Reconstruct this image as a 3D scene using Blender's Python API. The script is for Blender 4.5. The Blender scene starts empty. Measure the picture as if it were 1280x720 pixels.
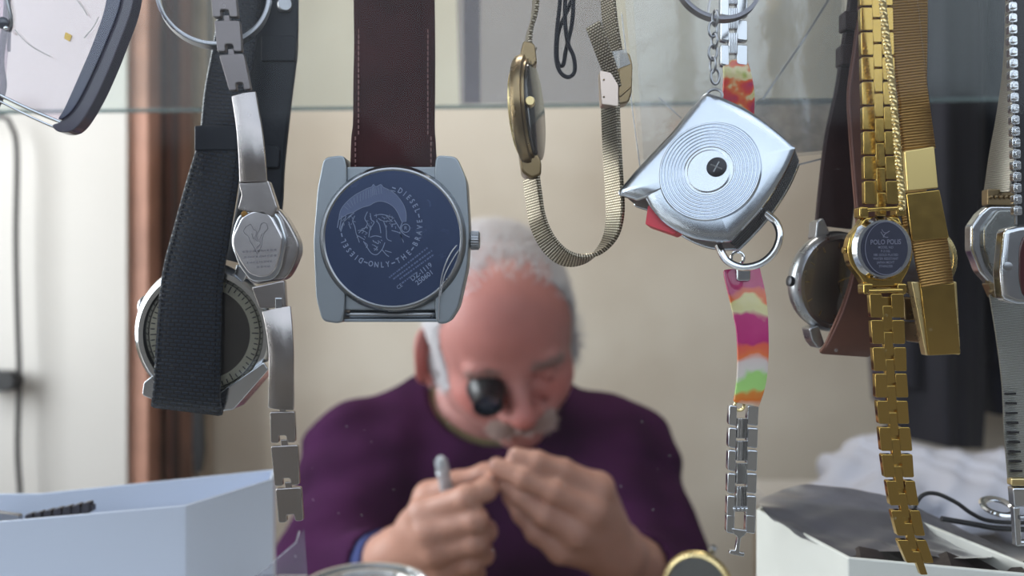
WORLD, SIDE, CEIL, EXPO = 1.12, 24.0, 6.0, -0.08
import bpy, bmesh, math, random
import numpy as np
from mathutils import Vector, Matrix
random.seed(7); rng = np.random.default_rng(7)
S = bpy.context.scene
COL = S.collection
PI = math.pi
CZ = 1.2                       # camera height
FP = 1000.0                    # focal length in pixels of a 1280 wide frame

def P(px, py, D):              # world point seen at a pixel, at distance D in front of the camera
    return Vector(((px-640)/FP*D, D, CZ-(py-360)/FP*D))

class Fr:                      # a flat working frame at distance D: undistorted, z runs towards the street
    def __init__(s, D, tilt=None, c=(0, 0)):
        s.D = D; s.s = D/FP; s.tilt = tilt; s.c = c
    def __call__(s, px, py, z=0.0):
        if s.tilt: z = z + (px-s.c[0])*s.tilt[0] + (py-s.c[1])*s.tilt[1]
        return Vector(((px-640)*s.s, s.D - z*s.s, CZ-(py-360)*s.s))

def lin(c):
    c = c/255.0
    return c/12.92 if c <= 0.04045 else ((c+0.055)/1.055)**2.4
def C3(r, g, b): return (lin(r), lin(g), lin(b), 1)

# ------------------------------------------------------------------ materials
def mat(name, col, rough=0.5, metal=0.0, bump=0.0, bscale=200.0, var=0.0, vscale=30.0, rvar=0.0, spec=0.5, coat=0.0, trans=0.0, ior=1.45, sss=0.0, brushed=None, alpha=1.0, sheen=0.0, dirt=None):
    m = bpy.data.materials.new(name); m.use_nodes = True
    nt = m.node_tree; n = nt.nodes; L = nt.links
    b = n['Principled BSDF']
    b.inputs['Base Color'].default_value = col
    b.inputs['Roughness'].default_value = rough
    b.inputs['Metallic'].default_value = metal
    b.inputs['Specular IOR Level'].default_value = spec
    b.inputs['Coat Weight'].default_value = coat
    b.inputs['Transmission Weight'].default_value = trans
    b.inputs['IOR'].default_value = ior
    b.inputs['Alpha'].default_value = alpha
    b.inputs['Sheen Weight'].default_value = sheen
    if sss:
        b.inputs['Subsurface Weight'].default_value = sss
        b.inputs['Subsurface Radius'].default_value = (1.0, .35, .2)
        b.inputs['Subsurface Scale'].default_value = .006
    tc = n.new('ShaderNodeTexCoord')
    def noise(scale, detail=4, stretch=None):
        t = n.new('ShaderNodeTexNoise'); t.inputs['Scale'].default_value = scale; t.inputs['Detail'].default_value = detail
        if stretch:
            mp = n.new('ShaderNodeMapping'); mp.inputs['Scale'].default_value = stretch
            L.new(tc.outputs['Object'], mp.inputs['Vector']); L.new(mp.outputs[0], t.inputs['Vector'])
        else: L.new(tc.outputs['Object'], t.inputs['Vector'])
        return t
    if var:
        t = noise(vscale)
        mx = n.new('ShaderNodeMix'); mx.data_type = 'RGBA'
        d = dirt or tuple(c*(1-var) for c in col[:3])+(1,)
        mx.inputs[6].default_value = col; mx.inputs[7].default_value = d
        rp = n.new('ShaderNodeValToRGB'); rp.color_ramp.elements[0].position = .38; rp.color_ramp.elements[1].position = .68
        L.new(t.outputs[0], rp.inputs[0]); L.new(rp.outputs[0], mx.inputs[0]); L.new(mx.outputs[2], b.inputs['Base Color'])
    if rvar:
        t = noise(vscale*3)
        mr = n.new('ShaderNodeMapRange'); mr.inputs[3].default_value = max(.02, rough-rvar); mr.inputs[4].default_value = rough+rvar
        L.new(t.outputs[0], mr.inputs[0]); L.new(mr.outputs[0], b.inputs['Roughness'])
    if bump:
        t = noise(bscale, 5, brushed)
        bp = n.new('ShaderNodeBump'); bp.inputs['Strength'].default_value = bump; bp.inputs['Distance'].default_value = .0004 if metal < .5 else .00004
        L.new(t.outputs[0], bp.inputs['Height']); L.new(bp.outputs[0], b.inputs['Normal'])
    return m

def uvbump(m, kind, su, sv, strength=.8, dark=None, darkfac=.6, dist=.0003):
    """woven / linked relief laid along a band's own length and width"""
    nt = m.node_tree; n = nt.nodes; L = nt.links; b = n['Principled BSDF']
    uv = n.new('ShaderNodeUVMap'); mp = n.new('ShaderNodeMapping'); mp.inputs['Scale'].default_value = (su, sv, 1)
    L.new(uv.outputs[0], mp.inputs[0])
    if kind == 'brick':
        t = n.new('ShaderNodeTexBrick'); t.inputs['Scale'].default_value = 1
        t.inputs['Color1'].default_value = (1,1,1,1); t.inputs['Color2'].default_value = (.8,.8,.8,1); t.inputs['Mortar'].default_value = (0,0,0,1)
        t.inputs['Mortar Size'].default_value = .09; t.inputs['Brick Width'].default_value = .5; t.inputs['Row Height'].default_value = .25; t.inputs['Mortar Smooth'].default_value = .6
        h = t.outputs['Color']
    elif kind == 'wave':
        t = n.new('ShaderNodeTexWave'); t.bands_direction = 'Y'; t.inputs['Scale'].default_value = 1
        h = t.outputs['Color']
    else:
        t = n.new('ShaderNodeTexChecker'); t.inputs['Scale'].default_value = 1
        t.inputs[1].default_value = (1,1,1,1); t.inputs[2].default_value = (0,0,0,1); h = t.outputs[0]
    L.new(mp.outputs[0], t.inputs['Vector'])
    bp = n.new('ShaderNodeBump'); bp.inputs['Strength'].default_value = strength; bp.inputs['Distance'].default_value = dist
    L.new(h, bp.inputs['Height']); L.new(bp.outputs[0], b.inputs['Normal'])
    if dark:
        mx = n.new('ShaderNodeMix'); mx.data_type = 'RGBA'
        mx.inputs[6].default_value = dark; mx.inputs[7].default_value = b.inputs['Base Color'].default_value
        L.new(h, mx.inputs[0]); L.new(mx.outputs[2], b.inputs['Base Color'])
    return m

def film(name, tint, haze, hazecol, gloss=.08, rough=.1, bump=0, bscale=60, nz=0.0, nscale=20):
    """thin clear sheet: mostly see-through, a little milky, shiny at grazing angles"""
    m = bpy.data.materials.new(name); m.use_nodes = True
    nt = m.node_tree; n = nt.nodes; L = nt.links; n.remove(n['Principled BSDF']); out = n['Material Output']
    tr = n.new('ShaderNodeBsdfTransparent'); tr.inputs[0].default_value = tint
    df = n.new('ShaderNodeBsdfDiffuse'); df.inputs[0].default_value = hazecol
    gl = n.new('ShaderNodeBsdfGlossy'); gl.inputs['Roughness'].default_value = rough; gl.inputs[0].default_value = (1,1,1,1)
    m1 = n.new('ShaderNodeMixShader'); m1.inputs[0].default_value = haze
    m2 = n.new('ShaderNodeMixShader')
    L.new(tr.outputs[0], m1.inputs[1]); L.new(df.outputs[0], m1.inputs[2])
    if nz:
        tc = n.new('ShaderNodeTexCoord'); t = n.new('ShaderNodeTexNoise'); t.inputs['Scale'].default_value = nscale; t.inputs['Detail'].default_value = 6
        L.new(tc.outputs['Object'], t.inputs['Vector'])
        mr = n.new('ShaderNodeMapRange'); mr.inputs[1].default_value = .35; mr.inputs[2].default_value = .7
        mr.inputs[3].default_value = max(0, haze-nz); mr.inputs[4].default_value = haze+nz
        L.new(t.outputs[0], mr.inputs[0]); L.new(mr.outputs[0], m1.inputs[0])
    fr = n.new('ShaderNodeFresnel'); fr.inputs[0].default_value = 1.45
    mul = n.new('ShaderNodeMath'); mul.operation = 'MULTIPLY'; mul.inputs[1].default_value = gloss/.04
    mul.use_clamp = True
    L.new(fr.outputs[0], mul.inputs[0]); L.new(mul.outputs[0], m2.inputs[0])
    L.new(m1.outputs[0], m2.inputs[1]); L.new(gl.outputs[0], m2.inputs[2]); L.new(m2.outputs[0], out.inputs[0])
    if bump:
        tc = n.new('ShaderNodeTexCoord'); t = n.new('ShaderNodeTexNoise'); t.inputs['Scale'].default_value = bscale; t.inputs['Detail'].default_value = 5
        L.new(tc.outputs['Object'], t.inputs['Vector'])
        bp = n.new('ShaderNodeBump'); bp.inputs['Strength'].default_value = bump; bp.inputs['Distance'].default_value = .002
        L.new(t.outputs[0], bp.inputs['Height'])
        for s in (df, gl): L.new(bp.outputs[0], s.inputs['Normal'])
    return m

STEEL = mat('polished_steel', (.62,.64,.67,1), .16, 1, bump=.12, bscale=900, rvar=.08, vscale=90)
STEELD = mat('dull_steel', (.36,.37,.39,1), .3, 1, bump=.2, bscale=900, rvar=.1, vscale=90)
BRUSH = mat('brushed_steel', (.34,.375,.41,1), .42, 1, bump=.3, bscale=500, brushed=(8,1,.4), rvar=.06, vscale=60)
CHROME = mat('chrome', (.85,.87,.9,1), .05, 1, rvar=.03, vscale=120)
GOLD = mat('gold_plate', (.50,.34,.10,1), .15, 1, bump=.12, bscale=800, rvar=.1, vscale=90)
GOLDP = mat('pale_gold', (.75,.6,.3,1), .28, 1, bump=.15, bscale=900, rvar=.1, vscale=90)
GOLDD = mat('worn_gold', (.27,.20,.11,1), .3, 1, bump=.2, bscale=900, rvar=.1, vscale=90)
BLACK = mat('black_rubber', (.012,.012,.014,1), .5)
DARK = mat('dark_metal', (.05,.05,.055,1), .35, .8)
WHITE = mat('white_plastic', C3(205,208,212), .45, bump=.05, bscale=80)

# ------------------------------------------------------------------ mesh building
class MB:
    def __init__(s): s.v = []; s.f = []; s.uv = []; s.col = []
    def add(s, vs, fs, uv=None):
        b = len(s.v); s.v += [tuple(x) for x in vs]; s.f += [tuple(b+i for i in f) for f in fs]
        s.uv += uv if uv else [(0, 0)]*len(vs)
        return s
    def prism(s, T, outline, z0, z1, tz=None):
        """outline in frame px, from depth z0 to z1 (z1 nearest)"""
        n = len(outline)
        vs = [T(x, y, z1) for x, y in outline] + [T(x, y, z0) for x, y in outline]
        fs = [tuple(range(n)), tuple(range(2*n-1, n-1, -1))] + [(i, i+n, (i+1) % n + n, (i+1) % n) for i in range(n)]
        uv = [(x, y) for x, y in outline]*2
        return s.add(vs, fs, uv)
    def box(s, T, x0, y0, x1, y1, z0, z1): return s.prism(T, [(x0,y0),(x1,y0),(x1,y1),(x0,y1)], z0, z1)
    def wbox(s, a, b):
        (x0,y0,z0),(x1,y1,z1) = a, b
        vs = [(x,y,z) for z in (z0,z1) for y in (y0,y1) for x in (x0,x1)]
        return s.add(vs, [(0,2,3,1),(4,5,7,6),(0,1,5,4),(2,6,7,3),(0,4,6,2),(1,3,7,5)])
    def tube(s, pts, r, seg=10, closed=False, caps=True, flat=1.0, up=None):
        pts = [Vector(p) for p in pts]; n = len(pts)
        rr = r if isinstance(r, (list, tuple)) else [r]*n
        prev = None; base = len(s.v); vs = []; uv = []
        Lg = 0
        for i, p in enumerate(pts):
            a = pts[(i-1) % n] if (closed or i > 0) else p
            b = pts[(i+1) % n] if (closed or i < n-1) else p
            t = (b-a).normalized()
            if up is not None: u = (Vector(up) - t*t.dot(Vector(up))).normalized()
            elif prev is None:
                u = Vector((0, 1, 0)) if abs(t.y) < .9 else Vector((1, 0, 0)); u = (u - t*t.dot(u)).normalized()
            else: u = (prev - t*t.dot(prev)).normalized()
            prev = u; w = t.cross(u)
            if i: Lg += (p-pts[i-1]).length
            for k in range(seg):
                q = 2*PI*k/seg
                vs.append(p + u*math.cos(q)*rr[i] + w*math.sin(q)*rr[i]*flat); uv.append((k/seg, Lg))
        fs = []
        for i in range(n if closed else n-1):
            j = (i+1) % n
            for k in range(seg):
                l = (k+1) % seg
                fs.append((i*seg+k, i*seg+l, j*seg+l, j*seg+k))
        if caps and not closed: fs += [tuple(range(seg-1, -1, -1)), tuple((n-1)*seg+k for k in range(seg))]
        return s.add(vs, fs, uv)
    def ribbon(s, pts, wdir, width, thick, edge=.25, closed=False, crown=0):
        """a strap: pts along its middle, wdir across it (one or one per point), rounded edges"""
        pts = [Vector(p) for p in pts]; n = len(pts)
        wd = wdir if isinstance(wdir, list) else [wdir]*n
        ww = width if isinstance(width, (list, tuple)) else [width]*n
        vs = []; uv = []; Lg = 0
        if crown: prof = [(-1, -.3)]+[(u, -1) for u in (-.95, .95)]+[(1, -.3)]+[(u, 1-crown*u*u) for u in (1, .8, .5, .2, -.2, -.5, -.8, -1)]
        else: prof = [(-1, -.5), (-1+edge*.4, -1), (1-edge*.4, -1), (1, -.5), (1, .5), (1-edge*.4, 1), (-1+edge*.4, 1), (-1, .5)]
        m = len(prof)
        for i, p in enumerate(pts):
            a = pts[(i-1) % n] if (closed or i > 0) else p
            b = pts[(i+1) % n] if (closed or i < n-1) else p
            t = (b-a).normalized(); w = Vector(wd[i]); w = (w - t*t.dot(w)).normalized(); nn = t.cross(w)
            if i: Lg += (p-pts[i-1]).length
            for u, h in prof:
                vs.append(p + w*u*ww[i]/2 + nn*h*thick/2); uv.append(((u*.5+.5)*ww[i]*1000, Lg*1000))
        fs = []
        for i in range(n if closed else n-1):
            j = (i+1) % n
            for k in range(m):
                l = (k+1) % m; fs.append((i*m+k, i*m+l, j*m+l, j*m+k))
        if not closed: fs += [tuple(range(m-1, -1, -1)), tuple((n-1)*m+k for k in range(m))]
        return s.add(vs, fs, uv)
    def lathe(s, c, ax, prof, seg=48, sx=1.0, up=None, a0=0, a1=2*PI):
        """prof: (radius, height along ax); sx stretches the first cross direction"""
        c = Vector(c); ax = Vector(ax).normalized()
        u = Vector(up) if up is not None else (Vector((0,0,1)) if abs(ax.z) < .9 else Vector((0,1,0)))
        u = (u-ax*ax.dot(u)).normalized(); w = ax.cross(u)
        vs = []; fs = []; m = len(prof)
        for k in range(seg):
            q = 2*PI*k/seg
            for r, h in prof: vs.append(c + ax*h + u*math.cos(q)*r + w*math.sin(q)*r*sx)
        for k in range(seg):
            l = (k+1) % seg
            for i in range(m-1):
                if prof[i][0] < 1e-9 and prof[i+1][0] < 1e-9: continue
                fs.append((k*m+i, l*m+i, l*m+i+1, k*m+i+1))
        return s.add(vs, fs)
    def ball(s, c, r, seg=12, sq=(1,1,1)):
        c = Vector(c); vs = []; fs = []
        for i in range(seg+1):
            th = PI*i/seg
            for k in range(seg*2):
                q = PI*k/seg
                vs.append(c+Vector((r*sq[0]*math.sin(th)*math.cos(q), r*sq[1]*math.sin(th)*math.sin(q), r*sq[2]*math.cos(th))))
        for i in range(seg):
            for k in range(seg*2):
                l = (k+1) % (seg*2); fs.append((i*seg*2+k, (i+1)*seg*2+k, (i+1)*seg*2+l, i*seg*2+l))
        return s.add(vs, fs)

def smooth(pts, n=8, closed=False):
    """Catmull-Rom through points of any length tuple"""
    pts = [tuple(p) for p in pts]; m = len(pts); out = []
    rng_ = range(m if closed else m-1)
    for i in rng_:
        g = lambda j: pts[j % m] if closed else pts[min(max(j, 0), m-1)]
        a, b, c, d = g(i-1), g(i), g(i+1), g(i+2)
        for k in range(n):
            t = k/n
            out.append(tuple(.5*(2*b[q] + (c[q]-a[q])*t + (2*a[q]-5*b[q]+4*c[q]-d[q])*t*t + (3*b[q]-a[q]-3*c[q]+d[q])*t**3) for q in range(len(b))))
    if not closed: out.append(pts[-1])
    return out

def rounded(poly, r, n=4):
    out = []; m = len(poly)
    for i in range(m):
        p = Vector((*poly[i], 0)); a = Vector((*poly[i-1], 0)); b = Vector((*poly[(i+1) % m], 0))
        da = a-p; db = b-p; rr = min(r if not isinstance(r, list) else r[i], da.length*.48, db.length*.48)
        if rr <= 0: out.append((p.x, p.y)); continue
        s0 = p+da.normalized()*rr; s1 = p+db.normalized()*rr
        for k in range(n+1):
            t = k/n; q = s0*(1-t)**2 + p*2*t*(1-t) + s1*t*t; out.append((q.x, q.y))
    return out

def circ(cx, cy, rx, ry=None, n=40, a0=0, a1=2*PI):
    ry = ry or rx
    full = abs(a1-a0-2*PI) < 1e-6
    return [(cx+rx*math.cos(a0+(a1-a0)*k/(n if full else n-1)), cy+ry*math.sin(a0+(a1-a0)*k/(n if full else n-1))) for k in range(n)]

def link_mesh(name, mb, m, parent=None, bevel=0.0, ang=38, loc=None, sub=0, flat=False, fixn=True):
    me = bpy.data.meshes.new(name)
    if parent is not None:
        q = parent
        while q.parent is not None: q = q.parent
        off = Vector(q.location)
    else: off = Vector(loc) if loc is not None else Vector((0, 0, 0))
    vs = np.array(mb.v, dtype=np.float64) - np.array(off)
    me.from_pydata(vs.tolist(), [], mb.f); me.update()
    if any(u != (0, 0) for u in mb.uv[:50]):
        ul = me.uv_layers.new(name='UVMap'); idx = np.zeros(len(me.loops), dtype=np.int32); me.loops.foreach_get('vertex_index', idx)
        ul.data.foreach_set('uv', np.array(mb.uv, dtype=np.float32)[idx].ravel())
    if fixn:
        bm = bmesh.new(); bm.from_mesh(me); bmesh.ops.recalc_face_normals(bm, faces=bm.faces); bm.to_mesh(me); bm.free()
    me.materials.append(m)
    if not flat:
        me.polygons.foreach_set('use_smooth', [True]*len(me.polygons))
        me.set_sharp_from_angle(angle=math.radians(ang))
    o = bpy.data.objects.new(name, me); COL.objects.link(o)
    if parent is not None: o.parent = parent
    else: o.location = off
    if bevel:
        bv = o.modifiers.new('soft_edge', 'BEVEL'); bv.width = bevel; bv.segments = 2; bv.limit_method = 'ANGLE'; bv.angle_limit = math.radians(40); bv.harden_normals = True
    if sub:
        sb = o.modifiers.new('smooth', 'SUBSURF'); sb.levels = sub; sb.render_levels = sub
    return o

def thing(name, label, cat, loc, group=None):
    o = bpy.data.objects.new(name, None); COL.objects.link(o); o.location = loc; o.empty_display_size = .01
    o['label'] = label; o['category'] = cat
    if group: o['group'] = group
    return o
def tag(o, label, cat, group=None, kind=None):
    o['label'] = label; o['category'] = cat
    if group: o['group'] = group
    if kind: o['kind'] = kind
    return o
def struct(name, mb, m, **k):
    o = link_mesh(name, mb, m, **k); o['kind'] = 'structure'; return o
def lab(o, s): o['label'] = s; return o

def text_mb(mb, txt, T, px, py, size, ang=0.0, z=0.0, depth=.0, ax='CENTER', bold=0.0, sx=1.0):
    """lettering laid on frame T; size and place in frame px; ang in degrees, counter-clockwise"""
    cu = bpy.data.curves.new('t', 'FONT'); cu.body = txt; cu.size = size; cu.align_x = ax; cu.align_y = 'CENTER'; cu.offset = bold; cu.resolution_u = 3
    ob = bpy.data.objects.new('t', cu); COL.objects.link(ob)
    bpy.context.view_layer.update()
    me = bpy.data.meshes.new_from_object(ob.evaluated_get(bpy.context.evaluated_depsgraph_get()))
    a = math.radians(ang); ca, sa = math.cos(a), math.sin(a)
    vs = []
    for v in me.vertices:
        x, y = v.co.x*sx, v.co.y
        X = x*ca-y*sa; Y = x*sa+y*ca
        vs.append(T(px+X, py-Y, z))
    mb.add(vs, [tuple(p.vertices) for p in me.polygons])
    bpy.data.objects.remove(ob); bpy.data.curves.remove(cu); bpy.data.meshes.remove(me)

def stroke(mb, T, pts, w, z, sm=True):
    """flat engraved line on frame T"""
    pts = smooth(pts, 5) if sm and len(pts) > 2 else pts
    n = len(pts); ww = w if isinstance(w, list) else [w]*n
    if len(ww) != n: ww = [ww[min(len(ww)-1, int(i*len(ww)/n))] for i in range(n)]
    vs = []
    for i in range(n):
        a = pts[max(0, i-1)]; b = pts[min(n-1, i+1)]
        dx, dy = b[0]-a[0], b[1]-a[1]; l = math.hypot(dx, dy) or 1
        nx, ny = -dy/l*ww[i]/2, dx/l*ww[i]/2
        vs += [T(pts[i][0]+nx, pts[i][1]+ny, z), T(pts[i][0]-nx, pts[i][1]-ny, z)]
    mb.add(vs, [(2*i, 2*i+1, 2*i+3, 2*i+2) for i in range(n-1)])

# ------------------------------------------------------------------ rail that everything hangs from
RAIL_Y, RAIL_Z, RAIL_R = .2235, 1.312, .0035
def RT(T, px):                 # the spot on the rail's street side, in frame T's own coordinates
    D = T.D; z = (D-(RAIL_Y-RAIL_R-.0006))/T.s
    return (px, 360-(RAIL_Z-CZ)/T.s, z)
# ------------------------------------------------------------------ 1. brown strap watch, seen from its back
def big_watch():
    T = Fr(.210); s = T.s
    t = thing('wristwatch', 'large square steel wristwatch hanging back side out on a dark brown leather strap', 'watch', T(490, 300, -20))
    # body between the lugs
    mb = MB(); mb.prism(T, rounded([(428,207),(547,207),(558,300),(549,388),(427,388),(418,300)], 6), -46, -8)
    link_mesh('case', mb, BRUSH, t, .0004)
    for side in (0, 1):
        if side == 0: o = [(404,196),(430,193),(433,208),(431,384),(427,405),(402,402),(394,372),(391,300),(396,235)]
        else: o = [(545,193),(571,195),(583,222),(587,290),(584,335),(573,385),(560,405),(545,405),(543,384),(543,208)]
        mb = MB(); mb.prism(T, rounded(o, 8), -56, -2)
        link_mesh('lug', mb, BRUSH, t, .0005)
    # screwed back plate: bright ring and dark blue film-covered disc
    c = T(491, 298, 0); ax = Vector((0, -1, 0))
    mb = MB(); mb.lathe(c, ax, [(84*s, 3*s), (86*s, 4.5*s), (88*s, 4*s), (92*s, -2*s), (92.5*s, -12*s)], 96)
    link_mesh('back_ring', mb, STEELD, t)
    blue = mat('blue_film_steel', C3(64,78,110), .25, .45, bump=.06, bscale=300, rvar=.08, vscale=60, coat=.6)
    mb = MB(); mb.lathe(c, ax, [(0, 3.2*s), (84*s, 3.2*s), (84.8*s, 2.4*s)], 96)
    plate = link_mesh('case_back', mb, blue, t)
    eng = mat('engraved_grey', C3(140,151,176), .6, 0, bump=.3, bscale=4000)
    eng2 = mat('engraved_fine', C3(98,110,142), .6, 0, bump=.3, bscale=4000)
    cx, cy, R = 476, 282, 49.5; z = 3.6
    mb = MB()
    def ring_text(txt, th0, th1, outward):
        n = len(txt)
        for i, ch in enumerate(txt):
            th = math.radians(th0 + (th1-th0)*(i/(n-1)))
            ang = math.degrees(th) - 90 if outward else math.degrees(th)+90
            text_mb(mb, ch, T, cx+R*math.cos(th), cy-R*math.sin(th), 9.6, ang, z, bold=.18, sx=.78)
    ring_text('DIESEL', 60, 22, True)
    ring_text('DIESEL', 241, 203, True)
    ring_text('ONLY', 256, 281, False)
    ring_text('THE', 297, 316, False)
    ring_text('BRAVE', 332, 366, False)
    for a in (70, 194, 248.5, 289, 324, 14):
        th = math.radians(a); q = (cx+R*math.cos(th), cy-R*math.sin(th)); d = (-math.sin(th)*2.4, -math.cos(th)*2.4)
        stroke(mb, T, [(q[0]-d[0], q[1]-d[1]), (q[0]+d[0], q[1]+d[1])], 1.5, z, False)
    # small print, running up to the right
    a = 37
    text_mb(mb, 'DZ-1119', T, 527, 340, 8.6, a, z, bold=.1)
    text_mb(mb, '250601', T, 531, 347, 8.6, a, z, bold=.1)
    text_mb(mb, 'CE', T, 500, 358, 6.5, a, z)
    e = link_mesh('engraved_lettering', mb, eng, plate, flat=True, fixn=False)
    mb = MB(); random.seed(3)
    for k, (x0, y0, x1, y1) in enumerate([(487,347,536,309),(492,349,541,313),(500,349,543,318),(503,354,520,341)]):
        x = 0.0; Ln = math.hypot(x1-x0, y1-y0)
        while x < Ln:
            w = random.uniform(1.2, 3.2); u0 = x/Ln; u1 = min(1, (x+w)/Ln)
            stroke(mb, T, [(x0+(x1-x0)*u0, y0+(y1-y0)*u0), (x0+(x1-x0)*u1, y0+(y1-y0)*u1)], 2.0, z, False)
            x += w+random.uniform(.6, 1.6)
    link_mesh('small_print', mb, eng2, plate, flat=True, fixn=False)
    # the crested head emblem
    q = lambda pts: [(410+x/6, 220+y/6) for x, y in pts]
    mb = MB()
    outer = [(85,330),(96,270),(120,225),(165,178),(215,140),(262,115),(300,95),(330,85),(345,66),(362,84),(400,66),(420,88),(470,110),(510,140),(545,180),(575,230),(590,290),(588,345)]
    inner = [(88,330),(150,288),(195,275),(215,262),(262,238),(318,222),(345,205),(385,192),(425,196),(470,215),(505,245),(530,285),(545,320),(560,350)]
    o = smooth(q(outer), 3); i_ = smooth(q(inner), 3); n = 48
    def samp(p, t): k = t*(len(p)-1); j = min(int(k), len(p)-2); f = k-j; return (p[j][0]*(1-f)+p[j+1][0]*f, p[j][1]*(1-f)+p[j+1][1]*f)
    vs = []; fs = []
    for k in range(n+1): vs += [T(*samp(o, k/n), z), T(*samp(i_, k/n), z)]
    mb.add(vs, [(2*k, 2*k+1, 2*k+3, 2*k+2) for k in range(n)])
    link_mesh('crest_fill', mb, eng2, plate, flat=True, fixn=False)
    mb = MB()
    lines = [ [(85,330),(75,390)], [(110,300),(90,400)], [(140,300),(100,420)], [(180,300),(120,350),(95,410)], [(200,280),(170,300),(140,330)],
      [(205,300),(190,340),(205,380),(215,430)], [(160,360),(175,395)], [(215,430),(240,500)], [(235,430),(260,410),(300,430)], [(230,450),(280,480)], [(255,400),(300,385)],
      [(300,270),(280,320),(300,360),(275,400)], [(320,280),(330,330),(350,350),(320,400),(310,460)], [(320,460),(360,450),(405,460)], [(340,490),(380,510)], [(270,490),(300,540),(330,580),(370,590),(410,550),(430,500)],
      [(350,300),(400,290),(450,300),(500,320)], [(380,320),(420,340),(470,340)], [(370,340),(390,370),(400,430)], [(420,340),(440,400),(445,470),(480,490)], [(440,300),(480,340)],
      [(410,555),(440,590),(460,605)], [(430,560),(480,575)], [(540,420),(570,500)], [(560,350),(545,400),(575,440),(615,460)], [(500,330),(545,400)], [(480,410),(540,430),(560,480)],
      [(450,105),(510,118)], [(280,500),(300,520),(290,540)], [(350,520),(370,540),(350,560)] ]
    for l in lines: stroke(mb, T, q(l), .95, z+.15)
    random.seed(21)
    for x0, y0, w_, h_, k_ in ((210,395,80,70,9),(360,280,130,60,12),(280,300,50,90,8),(330,480,90,90,9),(430,330,110,60,8),(90,300,110,60,9)):
        for _ in range(k_):
            x = x0+random.random()*w_; y = y0+random.random()*h_; a_ = random.uniform(-.3, 2.2); l_ = random.uniform(10, 28)
            stroke(mb, T, q([(x, y), (x+l_*.5*math.cos(a_)+3, y+l_*.5*math.sin(a_)), (x+l_*math.cos(a_), y+l_*math.sin(a_))]), random.uniform(.5, .9), z+.15)
    for k in range(16):
        f = .12+.5*k/16; a_ = samp(o, f); b_ = samp(i_, f*.96)
        stroke(mb, T, [(a_[0]*.9+b_[0]*.1, a_[1]*.9+b_[1]*.1), (a_[0]*.45+b_[0]*.55+1, a_[1]*.45+b_[1]*.55)], .5, z+.15, False)
    stroke(mb, T, circ(507.5, 285.5, 5.2, n=24)+[(512.7,285.5)], .9, z+.15, False)
    text_mb(mb, 'R', T, 507.5, 285.5, 6.5, 0, z+.15)
    stroke(mb, T, [(a, b) for a, b in o], .7, z+.15, False); stroke(mb, T, [(a, b) for a, b in i_], .7, z+.15, False)
    link_mesh('crest_emblem', mb, eng, plate, flat=True, fixn=False)
    # crown
    mb = MB(); cc = T(583, 299, -28); seg = 60
    prof = [(0,0),(9*s,0),(9*s,1*s)]
    mb.lathe(T(583,299,-26), (1,0,0), [(5*s,0),(5*s,3*s),(10*s,3.5*s),(11.5*s,5*s),(11.5*s,14*s),(9.5*s,16*s),(0,16*s)], 48)
    for k in range(24):
        a_ = 2*PI*k/24; y, z_ = 11.3*math.cos(a_), 11.3*math.sin(a_)
        mb.tube([T(587.5, 299+y, -26+z_), T(597.5, 299+y, -26+z_)], 1.0*s, 6)
    link_mesh('crown', mb, STEELD, t)
    # spring bar and dark recess
    mb = MB(); mb.tube([T(429,394,-22), T(434,394,-22), T(434,394,-22), T(540,394,-22), T(546,394,-22)], [3*s,3*s,6.5*s,6.5*s,3*s], 14)
    lab(link_mesh('spring_bar', mb, STEELD, t), 'bare steel spring bar between the lower lugs')
    mb = MB(); mb.box(T, 428, 399, 547, 403, -50, -10); link_mesh('end_bar', mb, BRUSH, t, .0002)
    # strap
    leather = mat('brown_croc_leather', C3(64,26,28), .62, bump=.6, bscale=110, var=.5, vscale=55, spec=.25)
    ys = [(212,489,111),(190,488.5,109),(168,488.5,107),(150,489,104),(100,489.5,104),(50,490,103),(0,489.5,103),(-60,489,102)]
    cp = [T(x, y, -24) for y, x, w in ys]; r = RT(T, 489); cp.append(T(*r)); ww = [w*s for *_, w in ys]+[102*s]
    pts = smooth([tuple(p)+(w,) for p, w in zip(cp, ww)], 6)
    mb = MB(); mb.ribbon([p[:3] for p in pts], Vector((1,0,0)), [p[3] for p in pts], 13*s)
    # padded middle
    mb.ribbon([Vector(p[:3])+Vector((0,-4*s,0)) for p in pts], Vector((1,0,0)), [p[3]*.72 for p in pts], 8*s)
    strap = link_mesh('strap', mb, leather, t)
    mb = MB()
    for sx in (-1, 1):
        for k in range(46):
            y = 208-k*7.2; xw = (112 if y > 170 else 104)*.5-8
            zz = -24+7.4-(0 if y > 60 else (60-y)*.06)
            mb.tube([T(489+sx*xw, y, zz), T(489+sx*xw, y-4.4, zz)], .95*s, 6)
    link_mesh('stitching', mb, mat('brown_thread', C3(146,108,106), .8), strap)
    mb = MB(); mb.tube([T(*p) for p in smooth([(584,299,-12),(572,306,2),(562,320,6),(554,340,6),(550,365,5),(548,400,0)], 8)], .9*s, 6)
    mb.tube([T(*p) for p in smooth([(584,302,-12),(575,311,2),(566,325,6),(556,345,6),(551,370,5)], 8)], .8*s, 6)
    link_mesh('tag_thread', mb, film('nylon_thread', (.8,.8,.8,1), .35, (.8,.8,.85,1), .15), t)
big_watch()

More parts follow.
